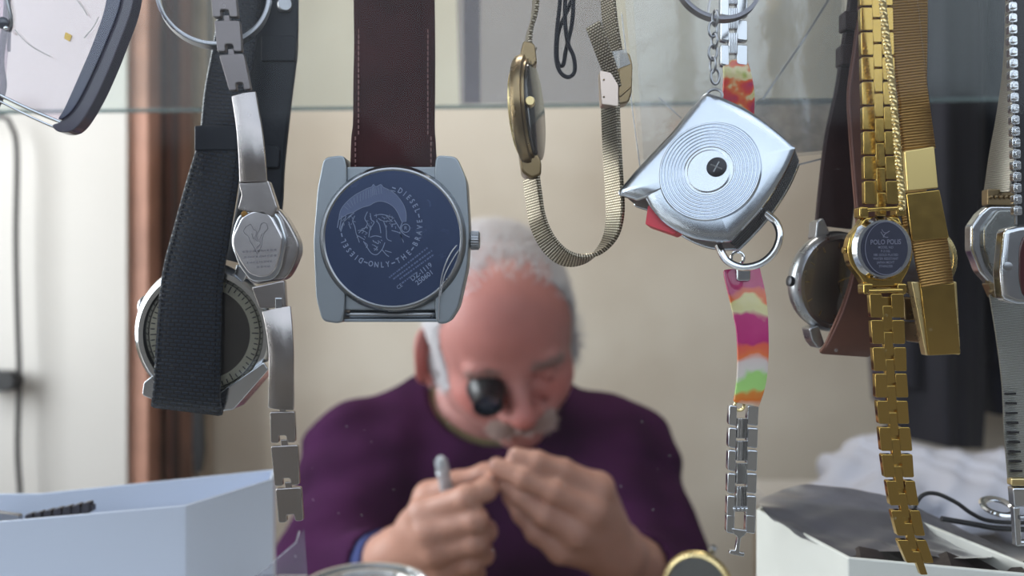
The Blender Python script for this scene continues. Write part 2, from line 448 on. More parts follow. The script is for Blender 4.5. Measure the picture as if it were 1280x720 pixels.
# ------------------------------------------------------------------ 2. blue-black strap watch
def sports_watch():
    T = Fr(.232); s = T.s
    k_ = .232/.232
    t = thing('wristwatch', 'round steel wristwatch with cream dial behind its own wide blue-black textured strap', 'watch', T(256, 418, -20))
    c = T(256, 418, 0)
    ax = Vector((.22, -1, -.12)).normalized(); sx = .93
    mb = MB(); mb.lathe(c, ax, [(0,-44*s),(74*s,-44*s),(86*s,-30*s),(90*s,-14*s),(88*s,-2*s),(82*s,6*s),(76*s,6*s),(72*s,0),(70*s,-8*s),(0,-8*s)], 80, sx)
    link_mesh('case', mb, STEEL, t)
    mb = MB(); mb.lathe(c, ax, [(0,-7*s),(58*s,-7*s),(58*s,-6*s)], 64, sx)
    dial = link_mesh('dial', mb, mat('shadowed_dial', C3(62,58,56), .35), t)  # dial centre darkened in its colour for the strap's shadow and glass reflection
    mb = MB(); mb.lathe(c, ax, [(57.5*s,-6*s),(70*s,-3*s)], 64, sx); lab(link_mesh('chapter_ring', mb, mat('cream_ring', C3(236,232,208), .4), dial), 'cream outer ring of the dial')
    mb = MB()
    for k in range(60):
        a = PI*2*k/60; u = Vector((0,0,1)); u = (u-ax*ax.dot(u)).normalized(); w = ax.cross(u)
        d = u*math.cos(a)+w*math.sin(a)*sx
        mb.tube([c-ax*(5.2 if k % 5 == 0 else 4.2)*s+d*(60 if k % 5 == 0 else 64)*s, c-ax*3.0*s+d*69*s], .7*s, 5)
    link_mesh('minute_track', mb, DARK, dial)
    mb = MB(); mb.lathe(c, ax, [(0,4.5*s),(60*s,4*s),(76*s,1*s)], 64, sx)
    link_mesh('crystal', mb, film('watch_glass', (.95,.95,.95,1), .02, (.8,.8,.8,1), .06, .02), t)
    # crown
    mb = MB(); p = T(184, 384, -20); mb.lathe(p, (-1,0,.1), [(0,0),(6*s,0),(6*s,2*s),(12*s,3*s),(13*s,6*s),(13*s,14*s),(10*s,17*s),(0,17*s)], 32)
    link_mesh('crown', mb, STEELD, t)
    for o in ([(190,470),(204,482),(193,500),(178,494),(180,478)], [(276,490),(330,452),(336,462),(292,512),(274,514)],
              [(212,336),(232,322),(236,350),(222,352)], [(296,330),(312,336),(305,352),(292,350)]):
        mb = MB(); mb.prism(T, rounded(o, 3), -38, 2); link_mesh('lug', mb, STEEL, t, .0004)
    # strap end coming up in front of the dial
    leather = mat('carbon_leather', C3(26,40,58), .42, bump=0, var=0, vscale=26, spec=.6)
    uvbump(leather, 'brick', .24, .22, 1.0, dark=C3(12,17,25), dist=.0005)
    E_ = [(511,236,86,4),(490,240,82,16),(420,246,78,24),(350,251,74,26),(290,263,68,26),(240,273,63,24),(180,284,55,20),(120,288,54,14),(60,296,52,9),(0,303,50,6),(-60,308,50,2)]
    pts = [T(x, y, z) for y, x, w, z in E_]; ww = [w*s for _, _, w, _ in E_]
    r = RT(T, 310); pts.append(T(*r)); ww.append(50*s)
    sm = smooth([tuple(p)+(w,) for p, w in zip(pts, ww)], 6)
    mb = MB(); mb.ribbon([q[:3] for q in sm], Vector((1,.0,0)), [q[3] for q in sm], 9*s)
    strap = link_mesh('strap', mb, leather, t)
    mb = MB()
    for sd in (-1, 1):
        for j in range(2, len(sm)-10):
            for f in (.15, .6):
                a = Vector(sm[j][:3]).lerp(Vector(sm[j+1][:3]), f); b = Vector(sm[j][:3]).lerp(Vector(sm[j+1][:3]), f+.28)
                w = sm[j][3]/2-5*s; o = Vector((sd*w, -4.6*s, 0)); mb.tube([a+o, b+o], .9*s, 5)
    link_mesh('stitching', mb, mat('navy_thread', C3(16,20,28), .8), strap)
    keep = mat('navy_leather', C3(26,32,42), .45, bump=.5, bscale=300, spec=.5)
    mb = MB(); mb.box(T, 253, 162, 318, 193, 10, 27); link_mesh('strap_keeper', mb, keep, t, .0006)
    # strap half going up behind
    E2 = [(330,300,62,-30),(260,316,58,-26),(200,322,56,-22),(120,330,58,-20),(60,335,62,-20),(0,336,64,-18),(-60,338,62,-10)]
    pts = [T(x, y, z) for y, x, w, z in E2]+[T(*RT(T, 345))]; ww = [w*s for _, _, w, _ in E2]+[60*s]
    sm = smooth([tuple(p)+(w,) for p, w in zip(pts, ww)], 6)
    mb = MB(); mb.ribbon([q[:3] for q in sm], Vector((1,0,0)), [q[3] for q in sm], 9*s)
    link_mesh('strap', mb, keep, t)
    for (x0,y0,x1,y1) in ((322,40,367,73),(300,179,346,208)):
        mb = MB(); mb.prism(T, [(x0,y0),(x1-4,y0),(x1,y0+6),(x1-2,y1),(x0,y1)], -26, -12); link_mesh('strap_keeper', mb, keep, t, .0005)
    mb = MB(); mb.lathe(T(352, 2, -14), (0.3,-1,0), [(0,8*s),(8*s,8*s),(10*s,5*s),(10*s,-6*s),(0,-6*s)], 24); link_mesh('snap_stud', mb, STEELD, t)
sports_watch()

# ------------------------------------------------------------------ 3. small silver bracelet watch
def ladies_watch():
    T = Fr(.204); s = T.s
    t = thing('bracelet_watch', "small silver ladies' wristwatch on a link bracelet hanging in front of the blue-black strap", 'watch', T(325, 305, -12))
    SM = mat('satin_steel', (.42,.39,.38,1), .24, 1, bump=.2, bscale=900, brushed=(1,1,.08), rvar=.1, vscale=70)
    SD = mat('satin_steel_shaded', (.20,.18,.18,1), .3, 1, bump=.25, bscale=500, brushed=(1,1,.15), rvar=.08, vscale=70)  # upper links: same steel, their backlit shade put into a darker base
    def lnk(a, b, c, d, z, m=SM, th=9, notch=True, tongue=True, curve=0):
        """a,b top left/right, c,d bottom right/left; notch at the foot, tongue at the head"""
        def L(p, q, f): return (p[0]+(q[0]-p[0])*f, p[1]+(q[1]-p[1])*f)
        o = [a, b, c]
        if notch:
            n0, n1 = L(d, c, .66), L(d, c, .34); dy = -9
            o += [n0, (n0[0]-1, n0[1]+dy), (n1[0]-1, n1[1]+dy), n1]
        o += [d]
        mb = MB(); mb.prism(T, rounded(o, 2.2, 2), z-th, z)
        link = link_mesh('link', mb, m, t, .0003)
        if tongue:
            e0, e1 = L(a, b, .38), L(a, b, .62)
            mb = MB(); mb.prism(T, [(e0[0]-1, e0[1]-7), (e1[0]-1, e1[1]-7), (e1[0], e1[1]+1), (e0[0], e0[1]+1)], z-th+1, z-1.5)
            link_mesh('hinge_tongue', mb, m, link, .0002)
        return link
    up = [((258,-64),(290,-64),(292,-30),(261,-30)),((262,-27),(293,-27),(298,22),(266,22)),((268,26),(300,26),(303,65),(272,65)),((274,69),(305,67),(314,112),(287,114))]
    for i, (a,b,c,d) in enumerate(up): lnk(a,b,c,d, 2, SD)
    # up to the rail
    mb = MB(); r = RT(T, 262); mb.ribbon([T(275,-60,-4), T(270,-100,-8), T(*r)], Vector((1,0,0)), 30*s, 8*s); link_mesh('link', mb, SD, t)
    def bowed(pts, th, m, zf):
        mb = MB(); n = len(pts); vs = []
        pr = [Vector(T(x, y, z)) for x, y, w, z in pts]
        mb.ribbon(pr, Vector((1,0,0)), [w*s for x, y, w, z in pts], th*s, crown=.7); return link_mesh('link', mb, m, t, .0003)
    b = smooth([(304,117,31,-2),(309,140,31,2),(314,165,32,6),(317,195,33,7),(318,228,34,4)], 6); bowed(b, 9, SM, 0)
    # side wall of that link
    mb = MB(); mb.prism(T, rounded([(299,229),(337,226),(348,260),(342,272),(298,262),(303,244)], 3), -9, 4); link_mesh('end_link', mb, SM, t, .0005)
    # case
    out = [(300,264),(343,256),(358,275),(371,300),(372,315),(364,335),(355,349),(312,356),(296,330),(287,305),(290,285)]
    mb = MB(); mb.prism(T, rounded(out, 9), -30, -6); link_mesh('case', mb, SM, t, .0006)
    mid = [(300,266),(334,257),(350,270),(359,300),(352,336),(342,351),(314,353),(298,332),(288,303),(293,280)]
    mb = MB(); mb.prism(T, rounded(mid, 9), -12, 1); link_mesh('case_band', mb, STEEL, t, .0006)
    bk = [(303,272),(315,265),(331,263),(340,270),(354,296),(352,314),(346,336),(338,345),(325,347),(312,342),(302,328),(292,308),(292,296)]
    mb = MB(); mb.prism(T, rounded(bk, 5), -2, 4); plate = link_mesh('case_back', mb, mat('mirror_steel', (.80,.77,.78,1), .22, 1, rvar=.05, vscale=90), t, .0004)
    mb = MB(); eng = mat('engraved_dark', C3(136,132,136), .6, .3)
    for l in ([(309,283),(306,290),(312,296),(314,302)], [(334,279),(336,286),(331,292),(329,300)], [(310,283),(315,281),(318,287)], [(333,279),(328,280),(326,287)],
              [(314,302),(318,308),(323,318)], [(329,300),(328,308),(323,318)], [(318,287),(322,290),(320,298),(324,302)], [(326,287),(322,296),(327,304),(322,310)], [(316,292),(318,299)], [(329,292),(326,300)]):
        stroke(mb, T, l, 1.0, 4.4)
    random.seed(5)
    for y, x0, x1 in ((314,304,346),(321,306,346),(328,310,342),(334,322,336)):
        x = x0
        while x < x1:
            w = random.uniform(1.5, 4); stroke(mb, T, [(x, y-(x-320)*.06), (x+w, y-(x+w-320)*.06)], 2.2, 4.4, False); x += w+1.2
    link_mesh('engraving', mb, eng, plate, flat=True, fixn=False)
    mb = MB(); mb.ball(T(306,268,2), 4.2*s, 8, (1,.5,1)); lab(link_mesh('corrosion_spot', mb, mat('rust', C3(150,110,50), .8, bump=.6, bscale=3000), t), 'small rusty spot')
    mb = MB(); mb.prism(T, rounded([(314,359),(355,350),(357,384),(324,386)], 3), -12, 0); link_mesh('end_link', mb, SM, t, .0005)
    b = smooth([(345,386,36,-2),(350,410,33,3),(353,440,31,5),(353,470,31,5),(352,500,32,2),(351,511,32,0)], 5); bowed(b, 9, SM, 0)
    mb = MB(); mb.box(T, 344, 372, 353, 392, -6, 2); link_mesh('hinge_tongue', mb, STEEL, t, .0003)
    for (a,b_,c,d) in (((337,515),(368,514),(369,553),(338,554)),((338,558),(372,556),(374,606),(343,608)),((344,611),(376,609),(379,651),(348,654))):
        lnk(a, b_, c, d, 0, SM, 8)
ladies_watch()

# ------------------------------------------------------------------ 4. split key ring, upper left
def flat_ring(name, label, T, cx, cy, r, w, th, m, tilt, coils=2, grp=None):
    t = None; s = T.s
    mb = MB(); n = 90*coils; pts = []
    nrm = Vector(tilt).normalized(); u = Vector((1,0,0)); u = (u-nrm*nrm.dot(u)).normalized(); v = nrm.cross(u); c = T(cx, cy, 0)
    for k in range(n+1):
        a = 2*PI*k/90; pts.append(c+(u*math.cos(a)+v*math.sin(a))*r*s + nrm*(k/90-coils/2)*w*s*.98)
    radial = [((p-c)-nrm*nrm.dot(p-c)).normalized() for p in pts]
    mb.ribbon(pts, [nrm]*len(pts), w*s, th*s)
    o = link_mesh(name, mb, m, None, loc=tuple(c)); return tag(o, label, 'key ring', grp)
T = Fr(.2195)
flat_ring('key_ring', 'steel split ring looped over the top of the blue-black watch strap', T, 268, -6, 66, 8, 5, STEELD, (.22,-1,.10))

# ------------------------------------------------------------------ 5. thin gold watch seen edge on, its mesh band in a loop
def side_watch():
    T = Fr(.214); s = T.s
    t = thing('bracelet_watch', 'thin gold wristwatch seen edge on, its woven band hanging in an open loop', 'watch', T(657, 140, -10))
    c = T(659, 140, 0); ax = Vector((1, -.22, .06)).normalized()
    mb = MB(); mb.lathe(c, ax, [(0,-9*s),(60*s,-9*s),(66*s,-8*s),(69*s,-5*s),(70*s,1*s),(69*s,5*s),(64*s,6*s),(64*s,9*s),(58*s,10*s)], 80); link_mesh('case', mb, GOLDD, t)
    mb = MB(); mb.lathe(c, ax, [(0,-14*s),(50*s,-14*s),(53*s,-13*s),(54*s,-8*s)], 64); lab(link_mesh('case_back', mb, GOLDP, t), 'paler raised back plate')
    mb = MB(); mb.lathe(c, ax, [(61*s,9*s),(61*s,12*s),(56*s,13*s),(0,13.5*s)], 64); link_mesh('crystal', mb, mat('dark_glass', C3(60,52,44), .08, 0, spec=.8), t)
    for o in ([(654,56),(668,60),(671,84),(662,92),(648,90),(650,72)], [(648,190),(668,188),(676,205),(676,221),(664,226),(652,218)]):
        mb = MB(); mb.prism(T, rounded(o, 4), -26, 20); link_mesh('lug', mb, GOLDD, t, .0006)
    mb = MB(); mb.lathe(T(661,142,66), (0,-1,0), [(6*s,-8*s),(6*s,0),(5*s,4*s),(0,4*s)], 20); link_mesh('crown', mb, GOLDP, t)
    band = uvbump(mat('woven_gold_band', (.62,.55,.44,1), .32, .9), 'brick', .6, .36, 1.0, dark=(.10,.08,.05,1), dist=.0004)
    wd = Vector((.42, -.86, .27)); W = 30*s
    mb = MB()
    up = smooth([(668,66),(661,58),(662,40),(668,18),(670,-10),(668,-60)], 8)
    pts = [T(x, y, -2) for x, y in up]+[T(*RT(T, 668))]
    mb.ribbon(pts, Vector((.16,-.95,.1)), W*.9, 5*s); 
    lo = smooth([(664,222,-2),(667,245,-2),(672,275,-2),(684,302,-2),(702,320,-2),(722,325,-2),(744,318,-2),(762,298,-2),(769,270,-2),(768,235,-2),(766,200,-2),(764,160,-2),(763,128,-2)], 8)
    mb.ribbon([T(*p) for p in lo], wd, W*1.25, 6*s)
    # loose end of the band and the half that goes up
    mb.ribbon([T(*p) for p in smooth([(766,112,10),(760,90,14),(751,66,16),(743,45,16),(740,36,15)], 6)], Vector((.8,-.5,.2)), 20*s, 5*s)
    mb.ribbon([T(*p) for p in smooth([(776,110,-4),(772,80,-4),(765,40,-4),(761,0,-6),(760,-60,-8)], 6)]+[T(*RT(T, 760))], Vector((.6,-.75,.1)), 24*s, 5*s)
    link_mesh('woven_band', mb, band, t)
    tT = Fr(.214)
    mb = MB(); mb.prism(tT, rounded([(748,92),(771,97),(771,137),(750,134)], 2), -6, 16)
    cl = link_mesh('clasp', mb, mat('satin_rose_gold', (.7,.58,.5,1), .32, 1), t, .0004)
    mb = MB(); mb.prism(tT, rounded([(771,66),(785,70),(789,84),(788,118),(784,131),(771,134)], 4), -12, 14); link_mesh('clasp_side', mb, GOLDD, cl, .0006)
    mb = MB(); mb.tube([tT(773,124,15), tT(786,112,14)], 1.3*s, 8); mb.ball(tT(753,104,17), 1.2*s, 6); mb.ball(tT(753,125,17), 1.2*s, 6); link_mesh('clasp_pin', mb, GOLDD, cl)
    mb = MB(); mb.prism(tT, [(757,70),(780,66),(786,84),(766,92)], 14, 15.5)
    link_mesh('tape_wrap', mb, film('clear_tape', (.9,.9,.88,1), .3, (.75,.74,.7,1), .12), t)
side_watch()

# ------------------------------------------------------------------ 6. black cord
T = Fr(.218)
mb = MB()
mb.tube([T(*RT(T, 703))]+[T(*p) for p in smooth([(702,-50,0),(700,0,0),(696,40,0),(695,72,0),(700,90,1),(710,97,2),(718,90,2),(717,72,2),(709,52,3),(706,20,3),(708,-30,2)], 8)]+[T(*RT(T, 707))], 2.6*T.s, 8)
mb.tube([T(*RT(T, 715))]+[T(*p) for p in smooth([(716,-50,-4),(717,0,-4),(715,30,-4),(708,60,-5),(704,80,-5),(697,74,-6),(698,40,-6),(710,10,-7),(722,-20,-6)], 8)]+[T(*RT(T, 724))], 2.6*T.s, 8)
tag(link_mesh('cord_loop', mb, mat('black_cord', C3(22,24,34), .7, bump=.5, bscale=2500)), 'black elastic cord hanging in a small loop beside the thin gold watch', 'cord')
# ------------------------------------------------------------------ 7. tape measure key charm
def tape():
    c0 = (885, 210)
    T = Fr(.200, tilt=(.48, .17), c=c0); s = T.s
    t = thing('tape_measure', 'chrome diamond-shaped pocket tape measure on a short chain, its face ringed with grooves', 'tape measure', T(885, 210, -20))
    N = (T(1,0,0)-T(0,0,0)).cross(T(0,0,0)-T(0,1,0)).normalized()
    if N.y > 0: N = -N
    class Q:
        def __init__(q): q.s = s
        def __call__(q, x, y, z=0): return T(x, y, 0)+N*z*s
    Q = Q()
    face = smooth([(887,112),(905,121),(932,140),(958,166),(979,192)], 5)[:-1]+smooth([(979,192),(966,222),(944,258),(922,285),(905,303)], 5)[:-1]+smooth([(905,303),(885,302),(866,298),(846,288),(830,275),(818,258),(811,243)], 4)[:-1]+[(811,243),(800,246),(779,238),(779,233),(800,208),(845,160),(880,116)]
    cm = mat('tape_chrome', (.60,.65,.72,1), .2, 1, bump=.15, bscale=120, rvar=.12, vscale=45)
    fc = rounded(face, 1.2, 2); nf = len(fc); mb = MB(); rings = [(1,-7),(1,-.8),(.985,.8),(.94,2.6),(.84,4.6),(.66,6.2),(.45,7),(.22,7.3)]
    ccx, ccy = 884, 214; vs = [Q(ccx+(x-ccx)*k, ccy+(y-ccy)*k, z) for k, z in rings for x, y in fc]
    fs = [(r*nf+i, r*nf+(i+1) % nf, (r+1)*nf+(i+1) % nf, (r+1)*nf+i) for r in range(len(rings)-1) for i in range(nf)]+[tuple((len(rings)-1)*nf+i for i in range(nf)), tuple(range(nf))]
    mb.add(vs, fs); link_mesh('face_plate', mb, cm, t)
    cx, cy = c0; body = [(cx+(x-cx)*.965, cy+(y-cy)*.965) for x, y in face]
    rub = mat('grey_rubber_rim', C3(98,98,100), .5, .3, bump=.5, bscale=900)
    mb = MB(); mb.prism(Q, body, -62, -6)
    rim = link_mesh('body', mb, rub, t, .0005)
    mb = MB()
    pth = smooth([(979,192),(966,222),(944,258),(922,285),(905,303)], 14)
    for z in (-11,-20,-29,-38,-47,-56): mb.tube([Q(cx+(x-cx)*.968, cy+(y-cy)*.968, z) for x, y in pth], 1.9*s, 8)
    for x, y in pth:
        x, y = cx+(x-cx)*.982, cy+(y-cy)*.982
        for z in (-15.5,-24.5,-33.5,-42.5,-51.5): mb.ball(Q(x, y, z), 1.5*s, 4)
    link_mesh('ribbed_edge', mb, rub, rim)
    mb = MB(); mb.prism(Q, [(cx+(x-cx)*.985, cy+(y-cy)*.985) for x, y in face], -72, -62); link_mesh('back_plate', mb, cm, t, .0006)
    # grooved rings
    prof = [(0,1.5*s),(26*s,1.5*s),(28*s,.6*s),(30*s,.4*s)]
    r = 30
    while r < 62: prof += [(r*s,.5*s),((r+1.2)*s,1.9*s),((r+2.4)*s,1.9*s),((r+3.4)*s,.5*s)]; r += 4.2
    prof += [(65*s, -4*s)]
    up = Vector((0,0,1))
    mb = MB(); mb.lathe(Q(887,216,6.5), N, prof, 96, 1.0); link_mesh('grooved_rings', mb, cm, t, ang=20)
    mb = MB(); mb.lathe(Q(896,212,8), N, [(0,1.4*s),(10.5*s,1.4*s),(12.5*s,.4*s),(12.5*s,-1*s)], 32); rv = link_mesh('rivet', mb, DARK, t)
    mb = MB()
    for a in (0.5, 2.07): mb.tube([Q(896-7*math.cos(a), 212-7*math.sin(a), 9.6), Q(896+7*math.cos(a), 212+7*math.sin(a), 9.6)], 1*s, 6)
    link_mesh('rivet_cross', mb, STEELD, rv)
    mb = MB(); mb.prism(Q, rounded([(813,252),(809,277),(842,291),(850,286),(826,270),(816,254)], 2), -28, -6)
    link_mesh('red_tab', mb, mat('red_plastic', C3(232,70,84), .35), t, .0004)
    mb = MB(); mb.tube([T(*p) for p in smooth([(953,268,-30),(964,280,-32),(967,297,-32),(960,316,-32),(945,330,-32),(925,334,-32),(908,325,-30),(899,306,-28)], 8)], 6*s, 10, flat=.8)
    link_mesh('carrying_ring', mb, CHROME, t)
    mb = MB(); mb.tube([Q(893+9*math.cos(a), 111+9*math.sin(a), -16) for a in [2*PI*k/20 for k in range(20)]], 2*s, 8, closed=True)
    link_mesh('top_loop', mb, STEELD, t)
    F = Fr(.2005)
    cpts = [(893,97),(890,82),(890,67),(892,52),(890,38),(893,24)]
    for i, (x, y) in enumerate(cpts):
        mb = MB(); n = 18; pts = []
        for k in range(n):
            a = 2*PI*k/n; u, v = 5.2*math.cos(a), 9.5*math.sin(a)
            pts.append(F(x+(u if i % 2 == 0 else u*.45), y+v, (0 if i % 2 == 0 else u*.9)+4))
        mb.tube(pts, 1.7*s, 8, closed=True); link_mesh('chain_link', mb, STEELD, t)
    return
tape()
T = Fr(.205)
flat_ring('key_ring', 'dark split ring that carries the tape measure chain', T, 897, -22, 53, 5, 5, mat('dark_steel', (.2,.2,.22,1), .35, 1), (.1,-1,.25))
mb = MB(); mb.tube([T(*p) for p in smooth([(893,26,8),(884,20,4),(889,-10,0),(894,-60,-6)], 8)]+[T(*RT(T, 896))], 1.6*T.s, 6)
tag(link_mesh('nylon_thread', mb, film('white_thread', (.8,.8,.8,1), .75, (.85,.85,.88,1), .1)), 'thin white nylon thread holding the dark split ring and chain', 'thread')

# ------------------------------------------------------------------ 8. bracelet with painted resin plates
def resin_mat():
    m = mat('painted_resin', (1,1,1,1), .18, coat=.8); nt = m.node_tree; n = nt.nodes; L = nt.links; b = n['Principled BSDF']
    tc = n.new('ShaderNodeTexCoord'); sx = n.new('ShaderNodeSeparateXYZ'); L.new(tc.outputs['Object'], sx.inputs[0])
    nz = n.new('ShaderNodeTexNoise'); nz.inputs['Scale'].default_value = 130; nz.inputs['Detail'].default_value = 2; L.new(tc.outputs['Object'], nz.inputs['Vector'])
    a = n.new('ShaderNodeMath'); a.operation = 'MULTIPLY_ADD'; a.inputs[1].default_value = .012; L.new(nz.outputs[0], a.inputs[0]); L.new(sx.outputs[2], a.inputs[2])
    r = n.new('ShaderNodeMapRange'); r.inputs[1].default_value = -.0215+.006; r.inputs[2].default_value = .0145+.006; L.new(a.outputs[0], r.inputs[0])
    rp = n.new('ShaderNodeValToRGB'); e = rp.color_ramp; e.interpolation = 'LINEAR'
    cols = [(0,(225,215,195)),(.1,(228,120,40)),(.15,(225,140,60)),(.19,(175,225,130)),(.29,(170,220,125)),(.33,(222,214,205)),(.4,(225,205,200)),(.45,(235,120,70)),(.54,(230,100,80)),(.58,(190,50,120)),(.72,(200,70,130)),(.76,(230,222,170)),(.84,(228,215,150)),(.87,(232,110,50)),(.92,(225,100,70)),(.96,(195,45,110))]
    while len(e.elements) < len(cols): e.elements.new(.5)
    for el, (p, c) in zip(e.elements, cols): el.position = p; el.color = C3(*c)
    L.new(r.outputs[0], rp.inputs[0]); L.new(rp.outputs[0], b.inputs['Base Color'])
    return m
RESIN = resin_mat()
RESIN2 = mat('painted_resin_red', C3(226,66,58), .18, coat=.8); _n = RESIN2.node_tree; _t = _n.nodes.new('ShaderNodeTexNoise'); _t.inputs['Scale'].default_value = 260; _t.inputs['Detail'].default_value = 1.5
_c = _n.nodes.new('ShaderNodeTexCoord'); _n.links.new(_c.outputs['Object'], _t.inputs[0]); _r = _n.nodes.new('ShaderNodeValToRGB'); _e = _r.color_ramp
for _p, _k in ((.3,(190,50,90)),(.42,(226,66,58)),(.5,(235,120,60)),(.56,(232,214,160)),(.62,(226,214,150)),(.72,(170,180,70))): _q = _e.elements.new(_p); _q.color = C3(*_k)
_e.elements.remove(_e.elements[0]); _e.elements.remove(_e.elements[-1]); _n.links.new(_t.outputs[0], _r.inputs[0]); _n.links.new(_r.outputs[0], _n.nodes['Principled BSDF'].inputs['Base Color'])
def color_bracelet():
    T = Fr(.212); s = T.s
    t = thing('bracelet', 'steel link bracelet with multicoloured painted plates hanging behind the chrome tape measure', 'bracelet', T(937, 420, -6))
    def pair(xl, xr, y0, y1, wl, wr, sh=0):
        for x, w in ((xl, wl), (xr, wr)):
            mb = MB(); mb.prism(T, rounded([(x,y0),(x+w,y0+1),(x+w+sh,y1+2),(x+sh,y1)], 3, 3), -12, 0)
            link_mesh('link', mb, STEEL, t, .0006)
    def ribs(x0, x1, y0, y1, sh=0):
        mb = MB(); n = 4; w = (x1-x0)/n
        for k in range(n):
            x = x0+w*(k+.5); mb.tube([T(x, y0, 0), T(x+sh, y1, 0)], w*.5*s, 8)
        mb.prism(T, [(x0,y0),(x1,y0),(x1+sh,y1),(x0+sh,y1)], -8, 0)
        link_mesh('centre_link', mb, STEEL, t, .0002)
    y = 83
    while y > -140:
        pair(901, 921, y-28, y-2, 11, 14); ribs(911, 922, y-42, y-16); y -= 31
    # two resin plates
    w1 = [(74,919,30,-6),(90,922,34,-4),(115,925,40,-8),(140,925,44,-16),(180,928,46,-30),(240,932,48,-42),(300,932,46,-34),(330,930,46,-16)]
    def plate(rows, m=None):
        sm = smooth([tuple(T(x, y, z))+(w*s,) for y, x, w, z in rows], 8)
        mb = MB(); mb.ribbon([p[:3] for p in sm], Vector((1,0,0)), [p[3] for p in sm], 9*s, edge=.5); link_mesh('painted_plate', mb, m or RESIN, t, .0004)
    plate(w1[:4]+[(152,924,44,-20)], RESIN2)
    plate([(336,929,45,-8),(345,930,46,-6),(375,935,45,0),(409,939,40,3),(449,940,38,3),(480,938,36,1),(505,933,32,-2)])
    mb = MB(); mb.box(T, 920, 330, 938, 352, -10, 4); link_mesh('hinge', mb, STEEL, t, .0008)
    mb = MB(); mb.tube([T(928+8*math.cos(a), 322+8*math.sin(a), -22) for a in [2*PI*k/24 for k in range(24)]], 2*s, 8, closed=True); link_mesh('jump_ring', mb, CHROME, t)
    mb = MB(); mb.tube([T(926+6*math.cos(a), 508+6*math.sin(a), -6) for a in [2*PI*k/16 for k in range(16)]], 2*s, 8, closed=True); link_mesh('jump_ring', mb, GOLDP, t)
    ys = [(506,531),(534,559),(562,588),(591,616),(619,645),(643,666)]
    for i, (a, b) in enumerate(ys):
        k = i/5; pair(912-3*k, 935-2*k, a, b, 10, 14-1.5*k, -1)
        if i < 4: ribs(922-2*k, 935-2*k, a+17, b+17, -1)
    mb = MB()
    for k in range(4): mb.ball(T(918+k*5, 636, 0), 2.2*s, 6)
    mb.box(T, 916, 632, 936, 640, -6, -1); link_mesh('centre_link', mb, STEEL, t)
    mb = MB(); mb.prism(T, rounded([(914,660),(934,663),(931,669),(926,672),(924,690),(931,691),(930,696),(911,692),(913,687),(919,688),(922,671),(917,667)], 1.5, 2), -6, 1); link_mesh('fold_clasp', mb, STEEL, t, .0005)
color_bracelet()

# ------------------------------------------------------------------ 9. clear plastic bag
def crumple(T, poly, nx, ny, amp, z0, sc, seed):
    """a crumpled sheet inside a four-cornered outline (frame px), thin but closed"""
    rs = np.random.default_rng(seed); ph = rs.uniform(0, 6.28, (10, 2)); fr = rs.uniform(.5, 1.0, (10, 2))*sc; am = rs.uniform(.3, 1, 10)
    (a, b, c, d) = [np.array(p, float) for p in poly]
    vs = []; 
    for j in range(ny+1):
        for i in range(nx+1):
            u, v = i/nx, j/ny
            p = (a*(1-u)+b*u)*(1-v)+(d*(1-u)+c*u)*v
            z = sum(am[k]*abs(math.sin(fr[k,0]*u*6+fr[k,1]*v*6*(1 if k % 2 else -1)+ph[k,0])) for k in range(10))/10
            vs.append(T(p[0], p[1], z0+amp*(z-.5)*2))
    fs = [(j*(nx+1)+i, j*(nx+1)+i+1, (j+1)*(nx+1)+i+1, (j+1)*(nx+1)+i) for j in range(ny) for i in range(nx)]
    return vs, fs
T = Fr(.245)
cell = film('cellophane', (.94,.95,.955,1), .14, C3(176,184,190), .10, .12, bump=.35, bscale=40)
t = thing('plastic_bag', 'clear crinkled cellophane bag hanging empty behind the tape measure', 'bag', T(920, 80, 0))
for nm, poly, z, sd in (('front_sheet', [(768,-140),(1046,-140),(1064,190),(800,214)], 4, 1), ('back_sheet', [(784,-140),(1060,-140),(1050,186),(806,200)], -8, 2)):
    vs, fs = crumple(T, poly, 40, 40, 5, z, .9, sd); mb = MB(); mb.add(vs, fs)
    o = link_mesh(nm, mb, cell, t, fixn=False)
mb = MB()
mb.ribbon([T(1040,-10,10), T(1000,54,11), T(950,127,9)], Vector((.8,0,-.5)), 2.5*T.s, .4*T.s)
mb.ribbon([T(822,124,9), T(850,150,9)], Vector((.6,0,-.7)), 1.5*T.s, .4*T.s)
mb.ribbon([T(798,212,7), T(900,214,9), T(992,208,9), T(1063,190,7)], Vector((0,0,1)), 2.2*T.s, .6*T.s)
mb.ribbon([T(1046,60,8), T(1056,130,9), T(1064,190,8)], Vector((1,0,0)), 1.5*T.s, .4*T.s)
mb.ribbon([T(776,20,8), T(788,130,9), T(799,212,8)], Vector((1,0,0)), 1.5*T.s, .4*T.s)
link_mesh('folded_seam', mb, film('seam', (.9,.9,.92,1), .45, C3(190,198,205), .15), t)
mb = MB(); vs, fs = crumple(T, [(950,122),(1042,122),(1050,186),(905,200)], 16, 10, 3, -2, 1.5, 5); mb.add(vs, fs)
link_mesh('printed_slip', mb, film('slip', (.74,.76,.79,1), .28, C3(140,146,152), .02, .4, nz=.2, nscale=160), t, fixn=False)

